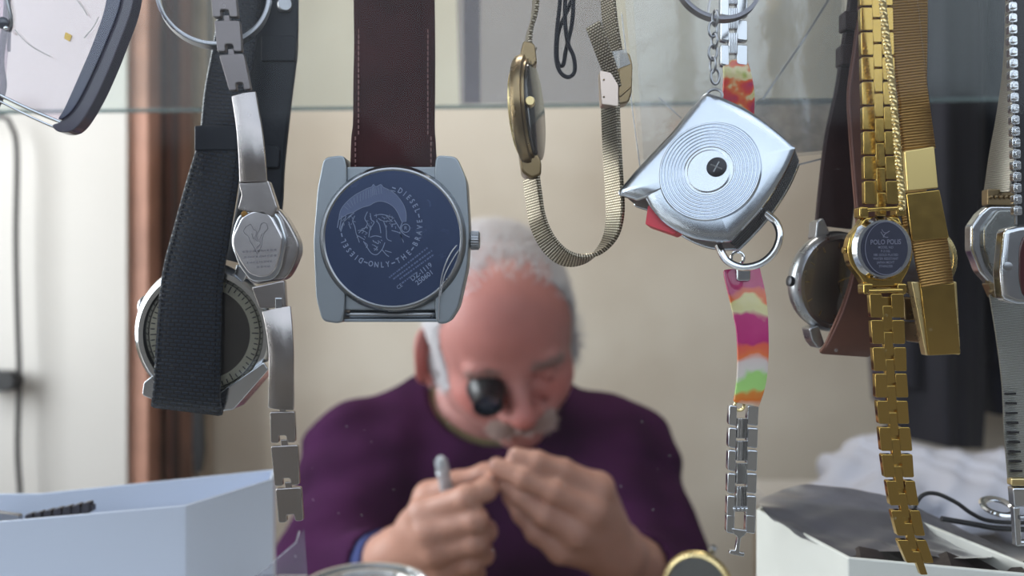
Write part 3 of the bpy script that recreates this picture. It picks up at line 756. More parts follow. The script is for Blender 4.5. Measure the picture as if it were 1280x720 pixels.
# ------------------------------------------------------------------ 10. brown leather strap watch
def brown_watch():
    T = Fr(.236); s = T.s
    t = thing('wristwatch', 'round wristwatch with a dull grey-brown dial half hidden by its folded brown leather strap', 'watch', T(1045, 350, -16))
    c = T(1048, 352, -10); ax = Vector((.36, -1, -.1)).normalized()
    mb = MB(); mb.lathe(c, ax, [(0,-26*s),(50*s,-26*s),(60*s,-16*s),(64*s,-4*s),(63*s,4*s),(59*s,8*s),(54*s,8*s),(52*s,2*s),(0,2*s)], 80); link_mesh('case', mb, STEELD, t)
    mb = MB(); mb.lathe(c, ax, [(0,2.6*s),(52*s,2.6*s)], 64); dl = link_mesh('dial', mb, mat('taupe_dial', C3(184,168,146), .4, 0, bump=.1, bscale=500), t)
    mb = MB(); u = Vector((0,0,1)); u = (u-ax*ax.dot(u)).normalized(); w = ax.cross(u)
    for k in range(12):
        a = PI*2*k/12; d = u*math.cos(a)+w*math.sin(a); mb.tube([c+ax*3*s+d*42*s, c+ax*3*s+d*49*s], .9*s, 5)
    mb.tube([c+ax*5*s, c+ax*5*s+(u*.3-w*.9)*36*s], 1*s, 5); mb.tube([c+ax*5*s, c+ax*5*s+(u*-.8-w*.4)*26*s], 1.2*s, 5)
    link_mesh('hands_and_marks', mb, GOLDP, dl)
    mb = MB(); mb.lathe(c, ax, [(0,8*s),(54*s,7*s)], 64); link_mesh('crystal', mb, film('watch_glass_b', (.94,.94,.94,1), .03, (.8,.8,.8,1), .08, .02), t)
    mb = MB(); mb.lathe(T(991,352,6), (-1,-.2,.1), [(0,0),(4*s,0),(4*s,2*s),(6.5*s,3*s),(6.5*s,8*s),(4*s,9*s),(0,9*s)], 20); link_mesh('crown', mb, DARK, t)
    for o in ([(1018,298),(1020,276),(1028,272),(1036,290),(1032,300)], [(1010,410),(1022,406),(1030,430),(1022,436),(1014,426)]):
        mb = MB(); mb.prism(T, rounded(o, 3), -24, 4); link_mesh('lug', mb, STEELD, t, .0005)
    lt = mat('worn_brown_leather', C3(116,76,62), .6, bump=1.0, bscale=160, var=.35, vscale=50)
    ltd = mat('dark_brown_leather', C3(58,38,38), .5, bump=1.0, bscale=200, var=.4, vscale=40)
    # upper strap half (lining side) from the rail down to the lugs
    R = [(-60,1092,52,-10),(0,1086,46,-8),(60,1076,44,-8),(110,1070,46,-8),(170,1060,50,-10),(230,1052,48,-12),(283,1046,46,-12)]
    sm = smooth([tuple(T(*RT(T,1092)))+(52*s,)]+[tuple(T(x,y,z))+(w*s,) for y,x,w,z in R], 6)
    mb = MB(); mb.ribbon([p[:3] for p in sm], Vector((1,0,0)), [p[3] for p in sm], 8*s); link_mesh('strap', mb, ltd, t)
    for (x, y, a, b) in ((1054,14,1084,38),(1050,56,1084,82)):
        mb = MB(); mb.box(T, x, y, a, b, -16, 4); link_mesh('strap_keeper', mb, ltd, t, .0006)
    # front strap half looping over the dial
    R = [(442,1058,66,-6),(425,1062,68,14),(385,1072,62,26),(340,1078,52,30),(287,1082,50,30),(220,1080,54,28),(160,1078,54,22),(120,1076,46,14),(60,1082,36,6),(0,1090,34,0),(-60,1094,36,-4)]
    sm = smooth([tuple(T(x,y,z))+(w*s,) for y,x,w,z in R]+[tuple(T(*RT(T,1094)))+(36*s,)], 6)
    mb = MB(); mb.ribbon([p[:3] for p in sm], Vector((1,0,.0)), [p[3] for p in sm], 7*s); st = link_mesh('strap', mb, lt, t)
    mb = MB(); mb.tube([Vector(p[:3])+Vector((-p[3]/2+2*s, -3.6*s, 0)) for p in sm[4:-14]], 1.3*s, 6); link_mesh('strap_welt', mb, mat('welt', C3(120,84,76), .5), st)
brown_watch()

# ------------------------------------------------------------------ 11. gold link bracelet watch
def hlinks(T, t, rows, m, mc):
    """rows: quads of x-left, x-right at top and foot; side blocks with staggered middle blocks"""
    for i, (xa, xb, y0, xc, xd, y1) in enumerate(rows):
        def X(f, u): return (xa+(xb-xa)*u)*(1-f)+(xc+(xd-xc)*u)*f
        H = y1-y0
        mb = MB(); mb.prism(T, rounded([(X(0,0),y0+1),(X(0,.37),y0+1),(X(1,.37),y1-1),(X(1,0),y1-1)], 2, 2), -9, 0)
        mb.prism(T, rounded([(X(0,.63),y0+1),(X(0,1),y0+1),(X(1,1),y1-1),(X(1,.63),y1-1)], 2, 2), -9, 0)
        mb.prism(T, [(X(0,.1),y0+5),(X(0,.9),y0+5),(X(.9,.9),y1-5),(X(.9,.1),y1-5)], -7, -5)
        L_ = link_mesh('link', mb, m, t, .0004)
        mb = MB(); a = lambda f, u: X(f, u)
        mb.prism(T, rounded([(a(.5,.36),y0+H*.5),(a(.5,.64),y0+H*.5),(a(1.45,.64),y0+H*1.45),(a(1.45,.36),y0+H*1.45)], 1.5, 2), -8, -.5)
        link_mesh('centre_link', mb, mc, L_, .0004)
def gold_watch():
    T = Fr(.208); s = T.s
    t = thing('bracelet_watch', 'gold-plated link bracelet watch hung back side out, showing an oval grey engraved back', 'watch', T(1103, 312, -10))
    rows = []
    for y in range(-120, 252, 31):
        xl = 1075+(y+31)*.022; w = 40+(y+100)*.008
        rows.append((xl, xl+w, y+4, xl+.7, xl+w+.7, y+35))
    hlinks(T, t, rows, GOLD, GOLD)
    mb = MB(); mb.ribbon([T(1093,-95,-6), T(1093,-120,-6), T(*RT(T,1093))], Vector((1,0,0)), 34*s, 7*s); link_mesh('link', mb, GOLD, t)
    low = [(1087,1130,366,1089,1131,398),(1089,1131,399,1091,1132,431),(1091,1133,433,1093,1134,465),(1094,1134,466,1095,1136,498),(1096,1135,500,1099,1137,531),(1099,1138,533,1102,1141,565),(1102,1141,567,1106,1143,598),(1108,1144,600,1113,1149,633),(1114,1150,637,1122,1157,671),(1122,1158,674,1134,1168,705)]
    hlinks(T, t, low, GOLD, GOLD)
    # case
    mb = MB()
    o = [(1082,270),(1127,268),(1134,284),(1143,300),(1146,318),(1140,338),(1132,352),(1128,360),(1086,361),(1080,348),(1066,330),(1062,312),(1066,294),(1078,280)]
    mb.prism(T, rounded(o, 6), -26, -6); link_mesh('case', mb, GOLD, t, .0008)
    for (x, y) in ((1078,262),(1124,260),(1083,358),(1125,358)):
        mb = MB(); mb.prism(T, rounded([(x-3,y-4),(x+9,y-4),(x+9,y+10),(x-3,y+10)], 3), -20, 0); link_mesh('lug', mb, GOLD, t, .0008)
    mb = MB(); mb.tube([T(1086,364,-2), T(1128,363,-2)], 3.2*s, 10); mb.tube([T(1084,262,-2), T(1122,260,-2)], 3*s, 10); link_mesh('lug_bar', mb, GOLD, t)
    c = T(1104, 311, 0); mb = MB(); mb.lathe(c, (-.05,-1,0), [(30*s,3*s),(36*s,3*s),(41*s,-6*s),(42*s,-10*s)], 64, .93); link_mesh('back_ring', mb, STEEL, t)
    mb = MB(); mb.lathe(c, (-.05,-1,0), [(0,3.6*s),(33*s,3.6*s),(34*s,2.6*s)], 64, .86); plate = link_mesh('case_back', mb, mat('grey_blue_steel', C3(70,72,88), .3, .5, bump=.15, bscale=600), t)
    eng = mat('engraved_pale', C3(128,130,148), .6)
    mb = MB(); z = 4.6
    text_mb(mb, 'POLO POLIS', T, 1105, 303, 8.6, 1, z, bold=.1, sx=.82)
    for i, l in enumerate(['MODEL NO', 'P-2136L', '18K GOLD PLATED', 'WATER RESISTANT', 'JAPAN MOVT', 'STAINLESS']): text_mb(mb, l, T, 1105, 309.5+i*4.7, 4.3, 0, z, bold=.04, sx=.85)
    stroke(mb, T, circ(1105.5, 310.5, 26, 33, n=48)+[(1131.5,310.5)], .8, z, False)
    stroke(mb, T, [(1099,290),(1103,296),(1108,297)], 1, z); stroke(mb, T, [(1110,289),(1104,293),(1102,297)], 1, z); stroke(mb, T, [(1100,287),(1103,291),(1108,291)], .8, z)
    link_mesh('engraving', mb, eng, plate, flat=True, fixn=False)
    mb = MB(); mb.lathe(T(1062,312,-14), (-1,0,0), [(0,0),(4*s,0),(4*s,3*s),(0,3*s)], 16); link_mesh('crown', mb, GOLD, t)
gold_watch()

# ------------------------------------------------------------------ 12. twisted gold chain beside it
def rope():
    T = Fr(.203); s = T.s
    path = [Vector(T(*RT(T, 1097)))]+[T(*p) for p in smooth([(1097,-60,6),(1100,0,6),(1105,50,6),(1111,100,6),(1116,150,6),(1120,200,6),(1125,240,4),(1128,262,0)], 14)]
    def helix(off, r, R, pitch):
        pts = []; L_ = 0
        # resample evenly
        P_ = [path[0]]
        for a, b in zip(path, path[1:]):
            k = max(1, int((b-a).length/(pitch*.08)))
            P_ += [a.lerp(b, (i+1)/k) for i in range(k)]
        for i, p in enumerate(P_):
            if i: L_ += (p-P_[i-1]).length
            th = 2*PI*L_/pitch+off; pts.append(p+Vector((math.cos(th)*R, math.sin(th)*R, 0)))
        return pts
    mb = MB()
    for k in range(2): mb.tube(helix(k*PI, 0, 2.2*s, 10*s), 2.5*s, 7)
    t = tag(link_mesh('rope_chain', mb, GOLDP, None, loc=tuple(T(1110,150,6))), 'twisted gold rope chain hanging along the right edge of the gold link watch band', 'chain')
    path[:] = [p+Vector((-7*s*max(0, 1-i/40), 0, 0)) for i, p in enumerate(path)]
rope()

# ------------------------------------------------------------------ 13. gold woven band watch
def mesh_watch():
    T = Fr(.214); s = T.s
    t = thing('bracelet_watch', 'gold watch with wide ribbed band and bright clasp, its pale dial peeping out behind', 'watch', T(1160, 300, -10))
    gm = uvbump(mat('ribbed_gold_band', (.42,.25,.085,1), .3, 1, var=0), 'wave', .1, .42, .7, dark=(.2,.11,.035,1), dist=.0003)
    R = [(-60,1122,38,-2),(0,1128,37,0),(60,1133,38,2),(120,1140,38,2),(188,1148,40,2)]
    sm = smooth([tuple(T(*RT(T,1122)))+(38*s,)]+[tuple(T(x,y,z))+(w*s,) for y,x,w,z in R], 8)
    mb = MB(); mb.ribbon([p[:3] for p in sm], Vector((1,0,.1)), [p[3] for p in sm], 6*s); link_mesh('woven_band', mb, gm, t)
    G2 = mat('brushed_gold', (.80,.62,.26,1), .34, 1, bump=.4, bscale=500, brushed=(8,1,.4))
    cl = None
    for o, z in (([(1127,190),(1164,184),(1169,236),(1131,240)], 8), ([(1129,243),(1170,238),(1182,298),(1136,302)], 9)):
        mb = MB(); mb.prism(T, rounded(o, 2), z-8, z); link_mesh('clasp', mb, G2 if cl is None else GOLD, t, .0006); cl = 1
    sm = smooth([tuple(T(x,y,z))+(w*s,) for y,x,w,z in [(298,1159,44,4),(325,1163,43,5),(356,1168,40,6)]], 8)
    mb = MB(); mb.ribbon([p[:3] for p in sm], Vector((1,0,.1)), [p[3] for p in sm], 6*s); link_mesh('woven_band', mb, gm, t)
    mb = MB(); mb.prism(T, rounded([(1147,354),(1189,354),(1197,442),(1158,444)], 2), -2, 7); link_mesh('clasp_plate', mb, GOLD, t, .0008)
    mb = MB(); mb.prism(T, [(1138,352),(1148,352),(1160,444),(1156,444)], -10, 4); mb.prism(T, [(1190,352),(1194,352),(1199,442),(1196,444)], -10, 4); link_mesh('clasp_rim', mb, GOLDP, t, .0004)
    mb = MB(); mb.tube([T(*RT(T, 1112))]+[T(*p) for p in smooth([(1112,-60,-6),(1113,0,-6),(1115,40,-6),(1118,90,-6),(1124,150,-6),(1128,195,-4)], 6)], 1.3*s, 6); link_mesh('safety_chain', mb, GOLD, t)
    c = T(1172, 323, -42); ax = Vector((-.1,-1,0))
    mb = MB(); mb.lathe(c, ax, [(0,-20*s),(40*s,-20*s),(46*s,-12*s),(47*s,0),(44*s,6*s),(39*s,7*s),(37*s,2*s),(0,2*s)], 64, .98); link_mesh('case', mb, GOLDP, t)
    dm = mat('stained_dial', C3(206,212,214), .35, var=1, vscale=75, dirt=C3(110,60,50)); mb = MB(); mb.lathe(c, ax, [(0,2.6*s),(37*s,2.6*s)], 48, .98); link_mesh('dial', mb, dm, t)
    mb = MB(); mb.lathe(c, ax, [(0,6.5*s),(38*s,6*s)], 48, .98); link_mesh('crystal', mb, film('watch_glass_c', (.95,.95,.95,1), .02, (.8,.8,.8,1), .06, .02), t)
    # lug and the band half running back up behind the bright clasp
    mb = MB(); mb.prism(T, rounded([(1186,372),(1206,352),(1203,372),(1196,386),(1188,388)], 3), -60, -36); link_mesh('lug', mb, GOLDP, t, .0006)
    mb = MB(); mb.prism(T, rounded([(1150,372),(1196,372),(1193,402),(1152,402)], 3), -56, -42); link_mesh('end_link', mb, GOLDD, t, .0006)
    mb = MB(); mb.prism(T, rounded([(1152,404),(1194,404),(1192,430),(1156,430)], 3), -50, -4); link_mesh('end_link', mb, GOLDD, t, .0006)
    mb = MB(); mb.ribbon([T(*RT(T,1150))]+[T(*p) for p in smooth([(1150,-60,-14),(1152,60,-20),(1158,180,-36),(1166,262,-46),(1170,284,-46)], 6)], Vector((1,0,0)), 34*s, 6*s); link_mesh('woven_band', mb, gm, t)
mesh_watch()

# ------------------------------------------------------------------ 14. silver mesh band watch, right edge
def silver_watch():
    T = Fr(.226); s = T.s
    t = thing('bracelet_watch', 'silver wristwatch with an octagonal plain back and a fine mesh band at the right edge', 'watch', T(1255, 310, -10))
    sm_ = uvbump(mat('silver_mesh', (.60,.60,.56,1), .3, 1), 'wave', .1, .75, .9, dark=(.2,.2,.18,1), dist=.0003)
    wd = Vector((.55,-.8,0))
    R = [(1276,30,-4),(1272,90,-4),(1266,140,-6),(1258,190,-8),(1252,240,-10)]
    mb = MB(); mb.ribbon([T(*RT(T,1276))]+[T(*p) for p in smooth([(1276,-60,-2)]+R, 8)], Vector((.12,-1,0)), 46*s, 4*s); link_mesh('mesh_band', mb, sm_, t)
    mb = MB(); mb.prism(T, rounded([(1240,256),(1300,256),(1322,286),(1324,330),(1300,360),(1246,360),(1228,340),(1217,312),(1217,282),(1228,266)], 4), -22, -4); link_mesh('case', mb, STEEL, t, .0008)
    mb = MB(); mb.prism(T, rounded([(1246,262),(1296,262),(1314,288),(1315,328),(1294,352),(1250,352),(1236,334),(1229,310),(1229,284)], 5), -6, 2); link_mesh('case_back', mb, mat('grey_steel_back', (.30,.31,.30,1), .28, 1, bump=.15, bscale=300, rvar=.08, vscale=60), t, .0006)
    for o in ([(1236,236),(1298,236),(1300,258),(1236,256)], [(1236,354),(1252,354),(1256,370),(1244,372)]):
        mb = MB(); mb.prism(T, rounded(o, 2), -16, -2)
        for k in range(5): mb.ball(T(o[0][0]+4+k*6, o[0][1]+10, -2), 3*s, 6)
        link_mesh('band_connector', mb, GOLDD, t, .0006)
    R = [(366,1272,62,-8),(420,1276,62,0),(480,1280,60,4),(540,1284,60,2),(597,1289,58,0)]
    sm = smooth([tuple(T(x,y,z))+(w*s,) for y,x,w,z in R], 10)
    mb = MB(); mb.ribbon([p[:3] for p in sm], Vector((1,0,0)), [p[3] for p in sm], 5*s); mesh = link_mesh('mesh_band', mb, sm_, t)
    mb = MB()
    for k in range(9): y = 490+k*12; x = 1251+(y-480)*.08; mb.box(T, x, y, x+14, y+2.4, 4, 7.2)
    link_mesh('adjustment_slots', mb, DARK, mesh)
    mb = MB(); mb.box(T, 1260, 596, 1318, 606, -4, 8); link_mesh('band_collar', mb, GOLDP, t, .0005)
    mb = MB(); mb.prism(T, rounded([(1262,608),(1316,608),(1317,632),(1264,632)], 3), -6, 8); mb.prism(T, [(1264,632),(1272,632),(1274,680),(1267,682)], -4, 6); mb.prism(T, [(1308,632),(1316,632),(1314,680),(1308,680)], -4, 6)
    mb.tube([T(1268,678,1), T(1312,678,1)], 4*s, 10); link_mesh('clasp', mb, STEEL, t, .0006)
    mb = MB(); mb.tube([T(1270,645,6), T(1310,645,6)], 3*s, 8); link_mesh('clasp_pin', mb, STEELD, t)
silver_watch()

# ------------------------------------------------------------------ 15. beaded bracelet watch, far right
def bead_watch():
    T = Fr(.203); s = T.s
    t = thing('bracelet_watch', 'small silver wristwatch with dark red dial on a band of square crystal beads', 'watch', T(1272, 330, -8))
    cry = mat('crystal_bead', (.72,.74,.76,1), .1, .9, bump=.8, bscale=1500, rvar=.08, vscale=200)
    y = -120; k = 0
    while y < 275:
        x = 1267+(y-0)*.022-.6*math.sin(y*.02)
        mb = MB(); mb.prism(T, rounded([(x-5,y-6),(x+5,y-6),(x+5.5,y+5.5),(x-5,y+5.5)], 2.5, 2), -9, -1)
        mb.prism(T, rounded([(x-3,y-3.6),(x+3,y-3.6),(x+3,y+3.2),(x-3,y+3.2)], 1, 1), -2, 2.5)
        link_mesh('crystal_link', mb, cry, t, .0004); y += 14.2; k += 1
    mb = MB(); mb.ribbon([T(*RT(T,1276)), T(1277,-100,-16), T(1281,0,-14), T(1285,130,-14), T(1288,280,-14)], Vector((1,0,0)), 20*s, 5*s); link_mesh('strap', mb, BLACK, t)
    mb = MB(); mb.tube([T(*RT(T,1265)), T(1266,-110,-5), T(1268,0,-6), T(1274,280,-6)], 1.5*s, 6); link_mesh('link_wire', mb, STEELD, t)
    mb = MB(); mb.prism(T, rounded([(1256,286),(1276,281),(1320,281),(1330,300),(1330,366),(1318,382),(1270,381),(1254,374),(1251,340)], 6), -22, 2); link_mesh('case', mb, STEEL, t, .0014)
    mb = MB(); mb.prism(T, rounded([(1277,294),(1316,294),(1324,310),(1324,356),(1314,372),(1277,372),(1272,350),(1272,312)], 8), 0, 4); link_mesh('dial', mb, mat('dark_red_dial', C3(70,26,30), .2, coat=.6), t, .0006)
    mb = MB(); mb.lathe(T(1258,333,3), (-.2,-1,0), [(0,1.5*s),(3*s,1.5*s),(5.2*s,1*s),(5.4*s,-2*s)], 20); link_mesh('crown', mb, STEELD, t)
bead_watch()

# ------------------------------------------------------------------ 16. spectacles, upper left
def spectacles():
    T = Fr(.196); s = T.s
    t = thing('spectacles', 'clear square-lensed spectacles with a thick dark blue-grey rim, hanging upside down in the corner', 'glasses', T(70, 40, 0))
    grey = mat('smoky_plastic', C3(96,92,106), .2, coat=.6, var=.3, vscale=30); navy = mat('navy_lens_edge', C3(26,34,84), .12, coat=1.0, var=.5, vscale=40, spec=.9)
    o = smooth([(172,-70),(168,0),(150,55),(128,108),(108,145),(92,163),(74,165),(66,157),(76,152),(84,140),(104,100),(126,50),(142,0),(146,-70)], 5, True)
    mb = MB(); mb.prism(T, o, -20, 2); link_mesh('rim', mb, grey, t, .0004)
    o = smooth([(160,-70),(154,0),(136,52),(114,102),(98,132),(86,146),(76,150),(84,136),(102,96),(122,48),(136,0),(140,-70)], 5, True)
    mb = MB(); mb.prism(T, o, -12, 6); link_mesh('lens_edge', mb, navy, t, .0004)
    lens = film('clear_lens', (.93,.87,.91,1), .06, C3(214,190,206), .10, .03)
    mb = MB(); mb.prism(T, smooth([(150,-70),(146,0),(126,52),(104,102),(88,134),(78,150),(40,137),(0,119),(-30,100),(-40,20),(-10,-70)], 4, True), -3, -1); link_mesh('lens', mb, lens, t)
    mb = MB(); mb.tube([T(*p) for p in smooth([(76,153,0),(40,138,1),(0,119,0),(-40,98,-2),(-60,60,-4),(-52,10,-4),(-30,-40,0)], 6)], 2.1*s, 8); mb.tube([T(*p) for p in smooth([(72,161,-2),(38,146,-1),(0,127,-2),(-44,104,-4)], 6)], 1.6*s, 8)
    link_mesh('lower_wire', mb, STEEL, t)
    mb = MB(); mb.tube([T(*p) for p in smooth([(2,60,-14),(8,40,-6),(14,24,0),(8,-10,2),(-4,-60,2)], 6)], 2.2*s, 8); link_mesh('bridge', mb, STEELD, t)
    mb = MB(); mb.ball(T(6,30,4), 7.5*s, 10, (1,.6,1)); link_mesh('nose_pad', mb, mat('dark_pad', C3(50,56,72), .15, coat=1), t)
    mb = MB(); mb.ball(T(13,38,8), 3*s, 8); link_mesh('glint_bead', mb, CHROME, t)  # chrome bead added for the bright glint on the nose pad
    mb = MB(); mb.prism(T, rounded([(82,40),(90,44),(87,52),(80,48)], 1), -1, .2); lab(link_mesh('sticker', mb, GOLD, t), 'tiny gold sticker on the lens')
    # left lens with its rim
    mb = MB(); mb.tube([T(*p) for p in smooth([(4,-40,-10),(0,20,-12),(-8,70,-14),(-6,112,-14),(-40,150,-20),(-120,150,-30),(-150,40,-30),(-120,-60,-24)], 6)], 4*s, 10); link_mesh('rim', mb, grey, t)
    mb = MB(); mb.prism(T, [(2,-40),(-2,40),(-8,108),(-40,148),(-120,148),(-148,40),(-118,-60)], -22, -20); link_mesh('lens', mb, lens, t)
    # temples up to the rail
    mb = MB(); mb.tube([T(158,-60,-10), T(150,-90,-14), T(*RT(T,150))], 6*s, 10); link_mesh('temple', mb, grey, t)
    mb = MB(); mb.tube([T(-120,-60,-24), T(-110,-100,-24), T(*RT(T,-100))], 6*s, 10); link_mesh('temple', mb, grey, t)
    mb = MB(); mb.tube([T(*p) for p in smooth([(20,38,2),(32,52,2),(48,63,2),(64,71,2)], 5)], .6*s, 5); mb.tube([T(*p) for p in smooth([(95,-2,2),(104,10,2),(110,20,2)], 4)], .8*s, 5); mb.tube([T(*p) for p in smooth([(124,22,2),(118,34,2),(106,48,2)], 4)], .7*s, 5)
    link_mesh('lens_scratches', mb, film('scratch', (1,1,1,1), .5, (.9,.9,.85,1), .1), t)
spectacles()

# ------------------------------------------------------------------ the rail itself
mb = MB(); mb.tube([(-1.14,RAIL_Y,RAIL_Z),(1.14,RAIL_Y,RAIL_Z)], RAIL_R, 20)
t = thing('hanging_rail', 'steel rod across the top of the shop window that the watches hang from', 'rail', (0,RAIL_Y,RAIL_Z))
link_mesh('rod', mb, STEELD, t)
for x in (-1.15, 1.15):
    mb = MB(); mb.lathe((x,RAIL_Y,RAIL_Z), (1 if x < 0 else -1,0,0), [(0,0),(.016,0),(.016,.004),(.007,.008),(.007,.016)], 24); link_mesh('end_socket', mb, STEELD, t)
# ------------------------------------------------------------------ signed-distance sculpting for the man
class SDF:
    def __init__(s, lo, hi, h):
        s.lo = np.array(lo, float); s.h = h; s.n = np.ceil((np.array(hi)-s.lo)/h).astype(int)+1
        s.F = np.full(s.n, .05, np.float32)
    def _win(s, lo, hi):
        a = np.clip(np.floor((np.array(lo)-s.lo)/s.h).astype(int), 0, s.n-1); b = np.clip(np.ceil((np.array(hi)-s.lo)/s.h).astype(int)+1, 1, s.n)
        if np.any(b <= a): return None
        g = [(s.lo[i]+s.h*np.arange(a[i], b[i])).astype(np.float32) for i in range(3)]
        return (slice(a[0],b[0]), slice(a[1],b[1]), slice(a[2],b[2])), np.meshgrid(*g, indexing='ij')
    def put(s, lo, hi, fn, k, op='add'):
        m = .012+k
        w = s._win(np.array(lo)-m, np.array(hi)+m)
        if w is None: return
        sl, (X, Y, Z) = w; d = fn(X, Y, Z); F = s.F[sl]
        if op == 'add':
            if k > 0: h = np.clip(.5+.5*(F-d)/k, 0, 1); s.F[sl] = F*(1-h)+d*h-k*h*(1-h)
            else: s.F[sl] = np.minimum(F, d)
        else:
            d = -d; h = np.clip(.5-.5*(F-d)/k, 0, 1); s.F[sl] = F*(1-h)+d*h+k*h*(1-h)
    def cap(s, a, b, ra, rb, k=.01, op='add'):
        a = np.array(a, float); b = np.array(b, float); ab = b-a; L = max(1e-12, ab@ab); R = max(ra, rb)
        def fn(X, Y, Z):
            t = np.clip(((X-a[0])*ab[0]+(Y-a[1])*ab[1]+(Z-a[2])*ab[2])/L, 0, 1)
            return np.sqrt((X-a[0]-t*ab[0])**2+(Y-a[1]-t*ab[1])**2+(Z-a[2]-t*ab[2])**2)-(ra+(rb-ra)*t)
        s.put(np.minimum(a, b)-R, np.maximum(a, b)+R, fn, k, op)
    def ell(s, c, r, M=None, k=.01, op='add'):
        c = np.array(c, float); r = np.array(r, float); M = np.eye(3) if M is None else M; R = r.max()
        def fn(X, Y, Z):
            x, y, z = X-c[0], Y-c[1], Z-c[2]
            u = (M[0,0]*x+M[1,0]*y+M[2,0]*z)/r[0]; v = (M[0,1]*x+M[1,1]*y+M[2,1]*z)/r[1]; w = (M[0,2]*x+M[1,2]*y+M[2,2]*z)/r[2]
            k0 = np.sqrt(u*u+v*v+w*w); k1 = np.sqrt((u/r[0])**2+(v/r[1])**2+(w/r[2])**2)+1e-9
            return np.where(k0 > 1e-3, k0*(k0-1)/k1, -r.min())
        s.put(c-R, c+R, fn, k, op)
    def mesh(s, relax=1):
        F = s.F; ins = F < 0
        a = ins[:-1,:-1,:-1].astype(np.int8); cnt = a.copy(); 
        for dx, dy, dz in [(1,0,0),(0,1,0),(0,0,1),(1,1,0),(1,0,1),(0,1,1),(1,1,1)]:
            cnt += ins[dx:F.shape[0]-1+dx, dy:F.shape[1]-1+dy, dz:F.shape[2]-1+dz]
        act = (cnt > 0) & (cnt < 8); I = np.argwhere(act); idx = np.full(act.shape, -1, np.int32); idx[act] = np.arange(len(I))
        cor = [(i,j,k) for i in (0,1) for j in (0,1) for k in (0,1)]
        vals = {c: F[I[:,0]+c[0], I[:,1]+c[1], I[:,2]+c[2]] for c in cor}
        acc = np.zeros((len(I), 3)); num = np.zeros(len(I))
        for c in cor:
            for ax in range(3):
                if c[ax] == 0:
                    d = list(c); d[ax] = 1; d = tuple(d); f0, f1 = vals[c], vals[d]
                    m = (f0 < 0) != (f1 < 0); t = np.where(m, f0/np.where(m, f0-f1, 1), 0)
                    p = np.array(c, float)[None]+np.eye(3)[ax][None]*t[:,None]
                    acc += p*m[:,None]; num += m
        V = s.lo+s.h*(I+acc/num[:,None]); Q = []
        for ax in range(3):
            u, v = (ax+1) % 3, (ax+2) % 3
            A = ins.take(range(F.shape[ax]-1), ax); B = ins.take(range(1, F.shape[ax]), ax)
            for sign, m in ((1, A & ~B), (0, ~A & B)):
                E = np.argwhere(m); ok = (E[:,u] > 0) & (E[:,v] > 0) & (E[:,u] < F.shape[u]-1) & (E[:,v] < F.shape[v]-1); E = E[ok]
                if not len(E): continue
                q = []
                for du, dv in ((0,0),(1,0),(1,1),(0,1)):
                    G = E.copy(); G[:,u] -= du; G[:,v] -= dv; q.append(idx[G[:,0], G[:,1], G[:,2]])
                q = np.stack(q if sign else q[::-1], 1); Q.append(q)
        Q = np.concatenate(Q)
        for _ in range(relax):
            S_ = np.zeros_like(V); C_ = np.zeros(len(V))
            for i in range(4):
                a_, b_ = Q[:,i], Q[:,(i+1) % 4]; np.add.at(S_, a_, V[b_]); np.add.at(C_, a_, 1); np.add.at(S_, b_, V[a_]); np.add.at(C_, b_, 1)
            V = V*.5+.5*S_/np.maximum(C_, 1)[:,None]
        return V, Q

def np_obj(name, V, Q, m, parent=None, root=None, col=None):
    off = np.array(root.location) if root else np.zeros(3)
    me = bpy.data.meshes.new(name); me.vertices.add(len(V)); me.vertices.foreach_set('co', (V-off).astype(np.float32).ravel())
    me.loops.add(Q.size); me.loops.foreach_set('vertex_index', Q.astype(np.int32).ravel()); me.polygons.add(len(Q)); me.polygons.foreach_set('loop_start', np.arange(0, Q.size, Q.shape[1], dtype=np.int32)); me.update(calc_edges=True); me.validate()
    me.polygons.foreach_set('use_smooth', [True]*len(me.polygons))
    if col is not None:
        a = me.color_attributes.new('tone', 'FLOAT_COLOR', 'POINT'); a.data.foreach_set('color', col.astype(np.float32).ravel())
    me.materials.append(m); o = bpy.data.objects.new(name, me); COL.objects.link(o)
    if parent: o.parent = parent
    return o

def rot(ax, deg):
    a = math.radians(deg); c, s_ = math.cos(a), math.sin(a)
    return {'x': np.array([[1,0,0],[0,c,-s_],[0,s_,c]]), 'y': np.array([[c,0,s_],[0,1,0],[-s_,0,c]]), 'z': np.array([[c,-s_,0],[s_,c,0],[0,0,1]])}[ax]
# head space: x to the right of the picture, y up, z out of the face  ->  world
BASE = np.array([[1,0,0],[0,0,-1],[0,1,0]], float)
HR = BASE @ rot('z', 10) @ rot('y', 6) @ rot('x', 31)
HC = np.array(P(628, 420, .865))
KF = .72
def H(x, y, z):
    if y < .01: y = .01+(y-.01)*KF
    return HC + HR @ np.array([x, y, z])
def pv(px, py, D): return np.array(P(px, py, D))

body = SDF((-.30, .60, .82), (.24, 1.12, 1.34), .002)
B = body
